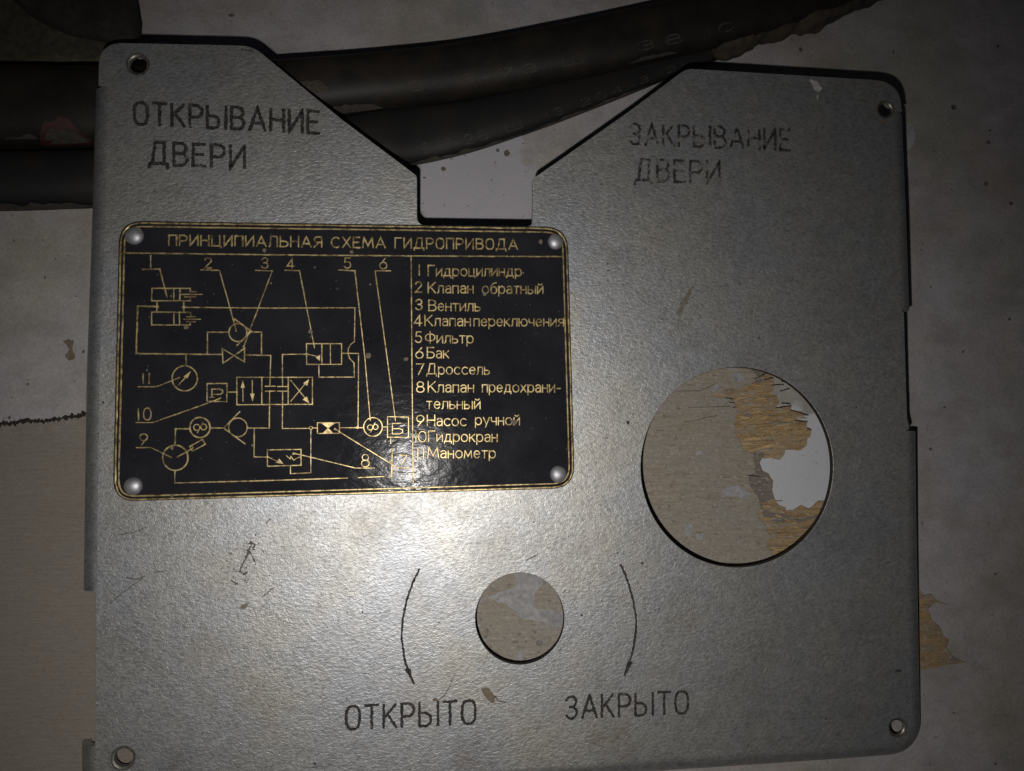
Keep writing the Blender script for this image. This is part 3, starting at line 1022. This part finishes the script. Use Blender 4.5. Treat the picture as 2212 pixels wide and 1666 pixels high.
holes = [arc(1592, 1009.5, 208, 216.6, 0, 360, 128)[:-1], arc(1123, 1336.7, 96.4, 99.5, 0, 360, 96)[:-1]]
screws = [(298, 139, 20), (1913, 237, 18), (1938.6, 1572, 18), (266, 1637.5, 20)]
holes += [arc(x, y, r, r, 0, 360, 40)[:-1] for x, y, r in screws]
TH = .0025
bm = bmesh.new()
solid(bm, [PP(out)] + [PP(h_) for h_ in holes], 0.0, -TH, .00022)
obj('panel', bm, M['panel'], plate)


def flange(path, side, name='bent_edge', reach=.0075, radius=.0075, leg=.0003):
    """sheet edge bent down along a path (photo units); side +1/-1 chooses the outward side"""
    pts = [Vector((p.x, p.y)) for p in PP(path)]
    bm = bmesh.new()
    rows = []
    n = len(pts)
    th = .003
    prof = []
    for k in range(15):
        a = math.radians(90 * k / 14)
        prof.append((reach * math.sin(a), -radius * (1 - math.cos(a))))
    prof.append((reach, -radius - leg))
    prof.append((reach - th, -radius - leg))
    for k in range(8, -1, -1):
        a = math.radians(90 * k / 8)
        prof.append(((reach - th) * math.sin(a), -th - (radius - th) * (1 - math.cos(a))))
    for i, p in enumerate(pts):
        a, b = pts[max(0, i - 1)], pts[min(n - 1, i + 1)]
        t = (b - a).normalized()
        nn = Vector((-t.y, t.x)) * side
        rows.append([bm.verts.new((p.x + nn.x * (d - .00002), p.y + nn.y * (d - .00002), z - .00002)) for d, z in prof])
    k = len(prof)
    for r0, r1 in zip(rows, rows[1:]):
        for j in range(k):
            bm.faces.new((r0[j], r0[(j + 1) % k], r1[(j + 1) % k], r1[j]))
    bm.faces.new(rows[0])
    bm.faces.new(rows[-1][::-1])
    o = obj(name, bm, M['panel'], plate)
    for p in o.data.polygons:
        p.use_smooth = True
    o.data.set_sharp_from_angle(angle=math.radians(40))
    return o


def dense(pts, step=30):
    return [(p[0], p[1]) for p in resample(pts, step)]


flange(dense([(234, 188), (226, 470), (214, 822), (208, 1278)]), -1)
flange(dense([(1931, 242), (1940, 455), (1947, 668)]), 1)
flange(dense([(1960, 931), (1963, 1177), (1968, 1443), (1969.5, 1540)]) + BR + dense([(1860, 1612.5), (1808, 1616), (1474.6, 1638), (900, 1677), (300, 1718)]) + BL + [(205, 1640), (205, 1612)], 1)

# worn rims of the screw holes
for i, (x, y, r) in enumerate(screws):
    bm = bmesh.new()
    r2 = r * 1.22
    cpt = P(x, y)
    vin, vmid, vout = [], [], []
    for k in range(40):
        t = k * math.tau / 40
        w = 1 + .08 * mnoise.noise((math.cos(t) * 2, math.sin(t) * 2, i))
        for lst, rr, z in ((vin, r * .86, -.0006), (vmid, r * 1.02, .00013), (vout, r2 * w, .00005)):
            lst.append(bm.verts.new((cpt.x + rr * U * math.cos(t), cpt.y + rr * U * math.sin(t), z)))
    for a, b in ((vin, vmid), (vmid, vout)):
        for k in range(40):
            bm.faces.new((a[k], a[(k + 1) % 40], b[(k + 1) % 40], b[k]))
    obj('hole_rim', bm, M['rim'], plate, True)

# dark cut edge inside the two round holes
for cx_, cy_, rx_, ry_ in ((1592, 1009.5, 208, 216.6), (1123, 1336.7, 96.4, 99.5)):
    bm = bmesh.new()
    a_ = [P(x, y) for x, y in arc(cx_, cy_, rx_, ry_, 0, 360, 128)[:-1]]
    c_ = sum(a_, Vector()) / len(a_)
    rings = []
    for z, k in ((-.00032, .0001), (-TH - .0002, .00012)):
        rings.append([bm.verts.new((p.x - (p - c_).normalized().x * k, p.y - (p - c_).normalized().y * k, z)) for p in a_])
    for k in range(128):
        bm.faces.new((rings[0][k], rings[0][(k + 1) % 128], rings[1][(k + 1) % 128], rings[1][k]))
    obj('hole_edge', bm, M['edge'], plate, True)

# engraved words
ZE = .00006
for s, p0, p1, h_, w_ in (('ОТКРЫВАНИЕ', (290, 268), (689, 288), 47, 7.0), ('ДВЕРИ', (322, 354), (528, 363), 47, 7.0),
                          ('ЗАКРЫВАНИЕ', (1361, 312), (1706, 325), 45, 6.4), ('ДВЕРИ', (1373, 390), (1554, 396), 46, 6.4),
                          ('ОТКРЫТО', (748, 1576), (1027, 1563), 50, 6.0), ('ЗАКРЫТО', (1222, 1553), (1486, 1541), 48, 5.6)):
    bm = bmesh.new()
    write(bm, s, p0, p1, h_, w_, ZE, 0, .34, .26, 3.2)
    o = obj('engraved_lettering', bm, M['faded' if p0[0] > 1300 and p0[1] < 500 else 'engrave'], plate)
    if p0[0] > 1300 and p0[1] < 500:
        o['label'] = 'faded smeared engraved lettering'

# the two curved arrows
for pts, head in (([(905.6, 1230), (889, 1267), (876, 1307), (868.3, 1357), (870, 1397), (877.3, 1437), (894, 1477)], [(880, 1444), (873, 1447), (880, 1455), (894, 1479), (889, 1458), (887, 1444)]),
                  ([(1341.3, 1220.3), (1354, 1250), (1364, 1283.6), (1372.3, 1323.6), (1374, 1357), (1369, 1397), (1360.6, 1427), (1349, 1458.6)], [(1356, 1428), (1352, 1441), (1349, 1460), (1359, 1446), (1367, 1431), (1361, 1427)])):
    bm = bmesh.new()
    sm = [(p.x, p.y) for p in smooth_path([(a, b, 0) for a, b in pts], 10)]
    ribbon(bm, PP(sm, ZE), 4.6 * U, ZE, 0, .45)
    blob(bm, PP(head, ZE), ZE + 4e-6)
    obj('engraved_arrow', bm, M['engrave'], plate)

# ------------------------------------------------------------------ black nameplate with brass diagram
name_root = obj('nameplate', bmesh.new(), M['enamel'], plate)
TL, TR, BRn, BLn = (259, 478.5), (1225.5, 491.5), (1241, 1054.5), (245, 1083.5)


def nameoutline(d):
    c4 = []
    cen = (742, 777)
    q = []
    for p in (TL, TR, BRn, BLn):
        q.append((p[0] + d * (1 if p[0] < cen[0] else -1), p[1] + d * (1 if p[1] < cen[1] else -1)))
    o_ = []
    for i in range(4):
        o_ += corner(q[i - 1], q[i], q[(i + 1) % 4], max(14, 50 - d * 1.2), 8)
    return o_


ZN = .0009
bm = bmesh.new()
solid(bm, [PP(nameoutline(0))], ZN, .00003, .0002)
bm.normal_update()
me = name_root.data
bmesh.ops.recalc_face_normals(bm, faces=bm.faces[:])
bm.to_mesh(me)
bm.free()

RB = .00016
ZB = ZN + .00001
bm = bmesh.new()
ribbon(bm, PP(resample(nameoutline(2.6) + nameoutline(2.6)[:1], 14), ZB), 3.6 * U, ZB, RB, .25, True)
ribbon(bm, PP(resample(nameoutline(10.5) + nameoutline(10.5)[:1], 14), ZB), 3.4 * U, ZB, RB, .15, True)
obj('brass_border', bm, M['brass'], name_root)

bm = bmesh.new()
for s, p0, p1 in (('ПРИНЦИПИАЛЬНАЯ', (365, 530), (695, 534)), ('СХЕМА', (716, 534.5), (832, 535.5)), ('ГИДРОПРИВОДА', (853.5, 536), (1118, 539))):
    write(bm, s, p0, p1, 22, 3.6, ZB, RB, .24, .24, 5)
obj('title_lettering', bm, M['brass'], name_root)

LG = [('1', 905, 594.5, 905.5, '22'), ('Гидроцилиндр', 925, 596, 1126, ''), ('2', 897.5, 631.4, 911, ''), ('Клапан', 925, 633, 1022, ''), ('обратный', 1042, 634, 1173, ''),
      ('3', 898, 669.4, 912, ''), ('Вентиль', 926.5, 671.3, 1037, ''), ('4', 895, 703.7, 911, ''), ('Клапан', 918, 703.7, 1016, ''), ('переключения', 1024, 704.3, 1217, ''),
      ('5', 897, 740, 911, ''), ('Фильтр', 919, 740.8, 1022, ''), ('6', 898, 774, 914, ''), ('Бак', 923, 773.3, 969, ''),
      ('7', 900, 809, 915, ''), ('Дроссель', 922, 808.4, 1057, ''), ('8', 900, 847.5, 916, ''), ('Клапан', 925, 847, 1023, ''), ('предохрани-', 1042, 846.8, 1210, ''),
      ('тельный', 922, 882.7, 1037, ''), ('9', 900, 920, 916, ''), ('Насос', 923, 919.5, 1007, ''), ('ручной', 1027, 917.6, 1122, ''),
      ('10', 897.5, 954.7, 920.5, ''), ('Гидрокран', 926, 953.7, 1074, ''), ('11', 901, 991.5, 916.5, ''), ('Манометр', 924, 989, 1070, '')]
bm = None
for s, x0, y0, x1, _ in LG:
    if s.isdigit():
        if bm is not None:
            obj('legend_entry', bm, M['brass'], name_root)
        bm = bmesh.new()
    write(bm, s, (x0, y0), (x1, y0 + (.4 if len(s) > 2 else 0)), 22.5, 3.4, ZB, RB, .24, .17, 5)
obj('legend_entry', bm, M['brass'], name_root)

# diagram
bmD = bmesh.new()
q1 = lambda x, y: (238.5 + x * .18548, 466.3 + y * .18548)
q2 = lambda x, y: (574.7 + x * .18548, 466.3 + y * .18548)
q4 = lambda x, y: (238.5 + x * .20184, 759 + y * .20184)
q5 = lambda x, y: (574.7 + x * .20184, 759 + y * .20184)
b4 = lambda x, y: (x / 3.0, 555.2 + y / 3.0)


def D(tr, pts, w=3.1, cl=False):
    pts = [tr(*p) for p in pts]
    if cl:
        pts = pts + [pts[0]]
    pp = [(p[0], p[1]) for p in resample(pts, 9)]
    LAYER[0] += 1
    ribbon(bmD, PP(pp, ZB), w * U, ZB + (LAYER[0] % 97) * 4e-7, RB + (LAYER[0] % 89) * 6e-7, .24, cl)


def C(tr, x, y, r, w=3.1):
    cx_, cy_ = tr(x, y)
    k = tr(x + 1, y)[0] - cx_
    LAYER[0] += 1
    ribbon(bmD, PP(arc(cx_, cy_, r * k, r * k, 0, 360, 30), ZB), w * U, ZB + (LAYER[0] % 97) * 4e-7, RB + (LAYER[0] % 89) * 6e-7, .12, True)


def TRI(tr, pts):
    LAYER[0] += 1
    z = ZB + RB + (LAYER[0] % 89) * 6e-7
    pp = PP([tr(*p) for p in pts], ZB)
    vt = [bmD.verts.new((p.x, p.y, z)) for p in pp]
    vb = [bmD.verts.new((p.x, p.y, ZB - .000005)) for p in pp]
    bmD.faces.new(vt)
    for i in range(len(vt)):
        j = (i + 1) % len(vt)
        bmD.faces.new((vt[i], vt[j], vb[j], vb[i]))


def NUM(tr, s, x0, x1, ytop, ybot):
    a, b = tr(x0, ybot), tr(x1, ybot)
    write(bmD, s, a, b, abs(tr(x0, ytop)[1] - a[1]), 3.0, ZB, RB, .1)


ident = lambda x, y: (x, y)
D(ident, [q1(145, 432), (574, 550.5), (888, 553), (1217, 554.5)], 3.3)
D(ident, [(888.2, 556), (890, 800), (892.6, 1043)], 3.2)
D(q1, [(468, 462), (470, 598)], 3.0)
D(q1, [(375, 625), (575, 620), (660, 945)])
D(q1, [(930, 870), (930, 845), (485, 845), (480, 990), (930, 990), (930, 962)])
D(q1, [(738, 845), (738, 990)]); D(q1, [(808, 845), (808, 990)])
D(q1, [(825, 915), (1070, 915)]); D(q1, [(925, 885), (995, 885)], 2.6); D(q1, [(865, 945), (995, 945)], 2.6)
D(q1, [(545, 990), (540, 1115)]); D(q1, [(855, 990), (855, 1120)])
C(q1, 545, 1058, 12); C(q1, 855, 1065, 12)
D(q1, [(935, 1160), (935, 1125), (480, 1120), (480, 1272), (930, 1272), (930, 1240)])
D(q1, [(740, 1122), (740, 1272)]); D(q1, [(805, 1122), (805, 1272)])
D(q1, [(855, 1205), (1050, 1205)]); D(q1, [(890, 1178), (990, 1175)], 2.6); D(q1, [(890, 1234), (990, 1234)], 2.6)
D(ident, [q1(545, 1058), q1(315, 1050), q1(300, 1605), (480, 766)], 3.5)
D(ident, [q1(855, 1065), q2(0, 1075), q2(1035, 1072), q2(1030, 1465), q2(985, 1500), q2(960, 1545), q2(955, 1600), q5(895, 78), q5(942, 125), q5(945, 277), q5(567, 277), q5(565, 140)], 3.0)
D(q1, [(1055, 630), (1270, 635), (1440, 1240), (1465, 1345)])
D(q1, [(1690, 635), (1885, 643), (1610, 1370), (1550, 1530)])
C(q1, 1485, 1360, 105, 3.4)
D(q1, [(1450, 1205), (1640, 1345), (1475, 1510)], 3.6)
D(q1, [(1130, 1605), (1130, 1355), (1380, 1355)]); D(q1, [(1640, 1352), (1760, 1355), (1760, 1610)])
D(ident, [(480, 753), (528, 782), (528, 753), (481.7, 785)], 3.2, True)
D(ident, [(529, 767), (585, 768), (583, 835)]); D(ident, [(582.6, 846), (581.7, 925), q4(1465, 821)])
D(b4, [(1535, 780), (2025, 780), (2025, 955), (1535, 958)], 3.1, True)
D(b4, [(1697, 782), (1697, 956)]); D(b4, [(1868, 782), (1868, 956)])
D(b4, [(1720, 838), (1783, 838)]); D(b4, [(1722, 870), (1783, 870)]); D(b4, [(1800, 840), (1860, 840)]); D(b4, [(1800, 870), (1860, 870)])
D(ident, [b4(1985, 630), b4(1830, 632), b4(1831, 838)]); D(ident, [b4(1832, 870), b4(1830, 1112), q5(462, 825)])
D(b4, [(1575, 935), (1574, 820)], 2.6); TRI(b4, [(1561, 848), (1587, 848), (1574, 798)])
D(b4, [(1635, 800), (1636, 915)], 2.6); TRI(b4, [(1622, 886), (1650, 886), (1637, 937)])
D(b4, [(1885, 800), (1990, 930)], 2.8); TRI(b4, [(2004, 948), (1962, 925), (1990, 905)])
D(b4, [(1885, 935), (1990, 808)], 2.6); TRI(b4, [(2003, 793), (1992, 836), (1966, 818)])
D(ident, [(662, 742.7), (738, 742.7), (738, 787.3), (662.5, 787.3)], 3.1, True)
D(ident, [(695.3, 743), (695.5, 787)]); D(ident, [(713.8, 743), (714, 787)])
D(q2, [(222, 635), (390, 640), (565, 1540)])
D(q5, [(428, 27), (545, 55)], 2.8); TRI(q5, [(532, 68), (580, 38), (576, 104)])
D(ident, [q2(882, 1600), q2(1078, 1605), q5(985, 805)])
D(ident, [q2(845, 632), q2(1035, 640), q2(1150, 1640), q5(1115, 735)])
D(ident, [q2(1450, 641), q2(1270, 640), q2(1410, 1650), q5(1385, 742)])
NUM(q1, '2', 1098, 1178, 490, 608); NUM(q1, '3', 1760, 1836, 490, 610); NUM(q2, '4', 245, 328, 500, 614); NUM(q2, '5', 908, 988, 492, 610); NUM(q2, '6', 1322, 1408, 495, 618)
C(q4, 795, 290, 135, 3.4); D(q4, [(810, 42), (810, 155)])
D(q4, [(350, 240), (350, 345)]); D(q4, [(415, 238), (415, 345)])
D(q4, [(300, 380), (490, 380), (650, 318), (740, 280)], 2.7)
D(q4, [(730, 360), (815, 265)], 2.6); TRI(q4, [(862, 212), (782, 272), (826, 290)])
D(q4, [(1035, 345), (1250, 345), (1245, 540), (1035, 535)], 3.0, True)
D(q4, [(1085, 487), (1085, 405), (1170, 405), (1200, 418), (1202, 442), (1180, 460), (1090, 460)]); D(q4, [(1068, 492), (1112, 492)], 2.4)
D(q4, [(1252, 437), (1355, 437)])
D(q4, [(297, 615), (301, 735)]); NUM(q4, '0', 355, 435, 608, 735)
D(q4, [(275, 762), (450, 764), (1085, 540), (1180, 500)], 2.8)
C(q4, 958, 815, 108, 3.8); C(q4, 925, 815, 33, 2.8); C(q4, 998, 810, 31, 2.8); D(q4, [(932, 872), (990, 758)], 2.6)
D(q4, [(850, 830), (697, 830), (690, 1008)], 3.4); D(q4, [(1068, 821), (1212, 821)])
C(q4, 1365, 815, 100, 3.1); D(q4, [(1385, 645), (1212, 822), (1440, 990)], 3.3)
D(q4, [(1540, 823), (1538, 1130), (1690, 1132)])
NUM(q4, '9', 314, 398, 885, 1000); D(q4, [(280, 1032), (435, 1030), (655, 1138)], 2.8)
C(q4, 695, 1140, 135, 3.7); D(q4, [(715, 1132), (865, 1048)], 3.0); C(q4, 868, 1030, 14, 3.0)
D(q4, [(850, 1018), (985, 945), (1015, 995), (880, 1070)], 3.1, True)
D(ident, [q4(690, 1275), q4(690, 1410), q5(0, 1384), q5(870, 1357)]); D(q5, [(990, 1352), (1262, 1340)]); D(q5, [(1310, 1346), (1346, 1340), (1350, 1045)], 3.3); D(q5, [(1335, 932), (1335, 985)], 3.2)
D(q5, [(15, 1055), (375, 1050), (375, 1220), (15, 1230)], 3.1, True)
D(q5, [(20, 1130), (125, 1180)], 2.8); TRI(q5, [(102, 1192), (142, 1148), (188, 1206)])
D(q5, [(220, 1118), (258, 1152), (266, 1124), (296, 1166), (330, 1145), (365, 1130)], 2.6); C(q5, 295, 1095, 8, 2.4)
D(q5, [(295, 1092), (380, 1110), (960, 1250), (1160, 1250)], 2.9)
D(q5, [(480, 838), (480, 1300), (262, 1310), (262, 1235)]); C(q5, 480, 820, 17, 2.6)
D(q5, [(500, 820), (550, 820)]); D(q5, [(550, 765), (785, 765), (785, 877), (550, 880)], 3.0, True)
TRI(q5, [(588, 768), (745, 768), (664, 822)]); TRI(q5, [(608, 877), (722, 877), (664, 820)])
D(q5, [(790, 818), (1035, 818)]); C(q5, 980, 816, 10, 3.0); C(q5, 740, 833, 9, 2.6)
D(q5, [(740, 830), (795, 868), (1330, 1200), (1400, 1246), (1525, 1248)], 3.1)
NUM(q5, '7', 1432, 1508, 1112, 1208); NUM(q5, '8', 1022, 1104, 1105, 1236)
C(q5, 1145, 810, 100, 3.5); C(q5, 1115, 815, 28, 2.7); C(q5, 1172, 810, 27, 2.7); D(q5, [(1120, 866), (1166, 768)], 2.6)
D(q5, [(1245, 810), (1295, 810)]); D(q5, [(1300, 700), (1525, 705), (1525, 920), (1300, 920)], 3.3, True)
D(q5, [(1442, 770), (1352, 773), (1352, 885), (1430, 885), (1462, 870), (1462, 842), (1430, 828), (1355, 828)], 3.0)
obj('brass_schematic', bmD, M['brass'], name_root)

# rivets
for x, y, r in ((292.3, 510.8, 19), (1199, 523.8, 17.5), (290, 1049.7, 18.5), (1205, 1024.3, 18.5)):
    bm = bmesh.new()
    cpt = P(x, y)
    rr = r * U
    prev = None
    for k in range(9):
        a = math.radians(90 * k / 8)
        ring = [bm.verts.new((cpt.x + rr * math.cos(a) * math.cos(t), cpt.y + rr * math.cos(a) * math.sin(t), ZN - .0001 + rr * .62 * math.sin(a))) for t in [j * math.tau / 28 for j in range(28)]] if k < 8 else None
        if k == 8:
            top = bm.verts.new((cpt.x, cpt.y, ZN - .0001 + rr * .62))
            for j in range(28):
                bm.faces.new((prev[j], prev[(j + 1) % 28], top))
        elif prev:
            for j in range(28):
                bm.faces.new((prev[j], prev[(j + 1) % 28], ring[(j + 1) % 28], ring[j]))
        prev = ring
    obj('rivet', bm, M['rivet'], name_root, True)

# pale scuffs and chips on the nameplate
for i, (x, y, r, sx) in enumerate(((572, 541, 4.5, 1), (760, 545, 4, 1), (795, 769, 6, 1), (671, 717, 4.5, 1.2), (402, 708, 4, 1.3), (336, 674, 2.2, 1), (318, 800, 2.6, .6), (370, 640, 2.5, .6), (985, 1037, 5, .5),
                                   (877, 776, 4, 1.3), (545, 962, 2.6, 1), (372, 968, 4, .8), (1168, 523, 5, .9), (1047, 636, 4, 1), (1110, 912, 6, 1.2), (372, 1071, 4, .6), (680, 578, 2, 1), (1130, 590, 2, 1), (586, 612, 2, 1), (800, 615, 2, 1))):
    bm = bmesh.new()
    pts = [(x + r * sx * math.cos(t) * (1 + .5 * mnoise.noise((math.cos(t) * 1.5, math.sin(t) * 1.5, i * 2.2))), y + r * math.sin(t) * (1 + .5 * mnoise.noise((math.cos(t) * 1.5, math.sin(t) * 1.5, i * 2.2 + 9)))) for t in [k * math.tau / 14 for k in range(14)]]
    blob(bm, PP(pts, ZN), ZN + RB + .0001 + i * 2e-6)
    obj('scuff', bm, M['brownspot'], name_root)

# ------------------------------------------------------------------ wear on the plate
ZW = .00005
cnt = [0]


def line(bm, pts, w, jit=.5):
    if bm is None:
        b_ = bmesh.new()
        line(b_, pts, w, jit)
        obj('scratch', b_, M['scratch'], plate)
        return
    cnt[0] += 1
    pts = ragged(pts, 3, 1.0, cnt[0] * 1.9, False)
    ribbon(bm, PP(pts, ZW), w * U, ZW + (cnt[0] % 60) * 1e-6, 0, jit)


def spot(bm, x, y, a, b, rot=0.0, mat='grime', name='speck'):
    if bm is None:
        b_ = bmesh.new()
        spot(b_, x, y, a, b, rot)
        obj(name, b_, M[mat], plate)
        return
    cnt[0] += 1
    pts = []
    for k in range(11):
        t = k * math.tau / 11
        q = 1 + .45 * mnoise.noise((math.cos(t) * 1.3, math.sin(t) * 1.3, cnt[0] * 1.7))
        u, v = a * math.cos(t) * q, b * math.sin(t) * q
        pts.append((x + u * math.cos(rot) - v * math.sin(rot), y + u * math.sin(rot) + v * math.cos(rot)))
    blob(bm, PP(pts, ZW), ZW + (cnt[0] % 60) * 1e-6)


line(None, [(546, 1174), (538, 1186), (534, 1200), (526, 1216), (518, 1234), (526, 1240), (534, 1236)], 3.4, .8)
line(None, [(538, 1190), (546, 1204), (552, 1216)], 2.6, .8)
line(None, [(540, 1172), (550, 1176), (546, 1184)], 5, .8)
line(None, [(500, 1255), (512, 1262)], 4, .8)
line(None, [(273, 1248), (296, 1252), (311, 1245)], 2.2)
line(None, [(308, 1249), (270, 1277), (236, 1304)], 1.5)
line(None, [(254, 1156), (290, 1150), (318, 1138)], 1.4)
line(None, [(334, 1237), (358, 1233)], 1.5)
line(None, [(590, 1270), (566, 1290)], 2.0)
line(None, [(1162, 1195), (1155, 1202), (1136, 1211)], 1.8)
line(None, [(984, 1455), (972, 1480), (962, 1500), (945, 1515)], 1.6)
line(None, [(1222, 1275), (1216, 1282)], 2)
line(None, [(1236, 1372), (1222, 1392), (1208, 1406)], 1.0)
line(None, [(1069, 1504), (1078, 1515), (1092, 1517)], 2.0)
for w_, pts_ in ((7, [(1496, 620), (1488, 634), (1478, 652)]), (9, [(1486, 640), (1474, 660), (1466, 678)]), (4, [(1490, 628), (1470, 668)])):
    b_ = bmesh.new()
    line(b_, pts_, w_, .95)
    obj('smear', b_, M['halo'], plate)

line(None, [(522, 107), (545, 110)], 4, .6)
line(None, [(575, 1130), (584, 1120)], 2)
line(None, [(738, 1655), (760, 1648)], 1.4)
line(None, [(665, 1660), (720, 1652)], 1.2)
for x, y, a, b in ((1356, 913, 4, 5), (1256, 1329, 3.2, 3), (783, 1322, 2.5, 2), (787, 1257, 2, 1.5), (1387, 1217, 3.6, 3.4), (1334, 1195, 2.5, 2), (1152, 1128, 2, 2), (1300, 1298, 1.6, 2), (808, 1437, 1.6, 1.6), (788, 1455, 1.6, 1.6), (749, 1509, 2, 1.6), (1086, 1614, 1.6, 2),
                   (1941, 1449, 9, 4), (1784, 1553, 3, 3), (1616, 1610, 2, 3), (415, 870, 3.5, 3.5), (406, 905, 2, 2), (582, 1329, 2.2, 1.5), (582, 1244, 1.6, 1.4), (490, 1212, 3, 1.4), (505, 1230, 2, 1.6), (680, 1650, 4, 3), (1424, 1316, 2, 2), (1222, 730, 2.4, 1.6), (1313, 946, 2, 2), (1500, 560, 2, 2), (1850, 880, 2, 2), (1640, 730, 2, 3), (223, 869, 3, 3), (213, 936, 2, 2)):
    spot(None, x, y, a * .85, b * .85)
bm = bmesh.new()
for k in range(34):
    a_ = random.gauss(0, 1)
    spot(bm, 532 + random.gauss(0, 14) + a_ * 10, 1208 - a_ * 26 + random.gauss(0, 9), random.uniform(.8, 2.4), random.uniform(.6, 1.6), random.uniform(0, 3))
for k in range(230):
    x, y = random.uniform(235, 1940), random.uniform(150, 1640)
    if 240 < x < 1250 and 470 < y < 1090:
        continue
    if math.hypot(x - 1592, y - 1009) < 226 or math.hypot(x - 1123, y - 1337) < 108 or (560 < x < 1500 and y < 500):
        continue
    spot(bm, x, y, random.uniform(.6, 1.6), random.uniform(.5, 1.2), random.uniform(0, 3))
tag(obj('grime_specks', bm, M['grime'], plate), kind='stuff')

bm = bmesh.new()
blob(bm, PP([(1039, 1487), (1054, 1485), (1063, 1496), (1070, 1506), (1067, 1519), (1060, 1518), (1050, 1508), (1043, 1498)], ZW), ZW + .0001)
obj('flaked_spot', bm, M['brownspot'], plate)
spot(None, 527, 1310, 9, 5, -.6, 'halo', 'flaked_spot')
spot(None, 940, 1512, 6, 4, 0, 'brownspot', 'flaked_spot')
spot(None, 498, 1196, 4, 3, 0, 'halo', 'flaked_spot')
for x, y, a, b in ((1316, 475, 3, 2), (1300, 398, 4, 2), (1314, 585, 3, 2), (1312, 570, 2, 3), (1708, 605 - 0, 5, 2.5), (1912, 264, 10, 2.4), (1850, 182, 4, 2.5)):
    spot(None, x, y, a, b, 0, 'rust', 'rust_spot')
bm = bmesh.new()
blob(bm, PP(ragged([(1748, 172), (1766, 176), (1776, 192), (1768, 200), (1758, 194)], 3, 1.5, 3.3), ZW), ZW + .0001)
obj('paint_drip', bm, M['pale'], plate)
bm = bmesh.new()
blob(bm, PP(ragged([(1763, 206), (1768, 206), (1767, 218)], 3, 1.0, 4.3), ZW), ZW + .00011)
obj('paint_drip', bm, M['pale'], plate)
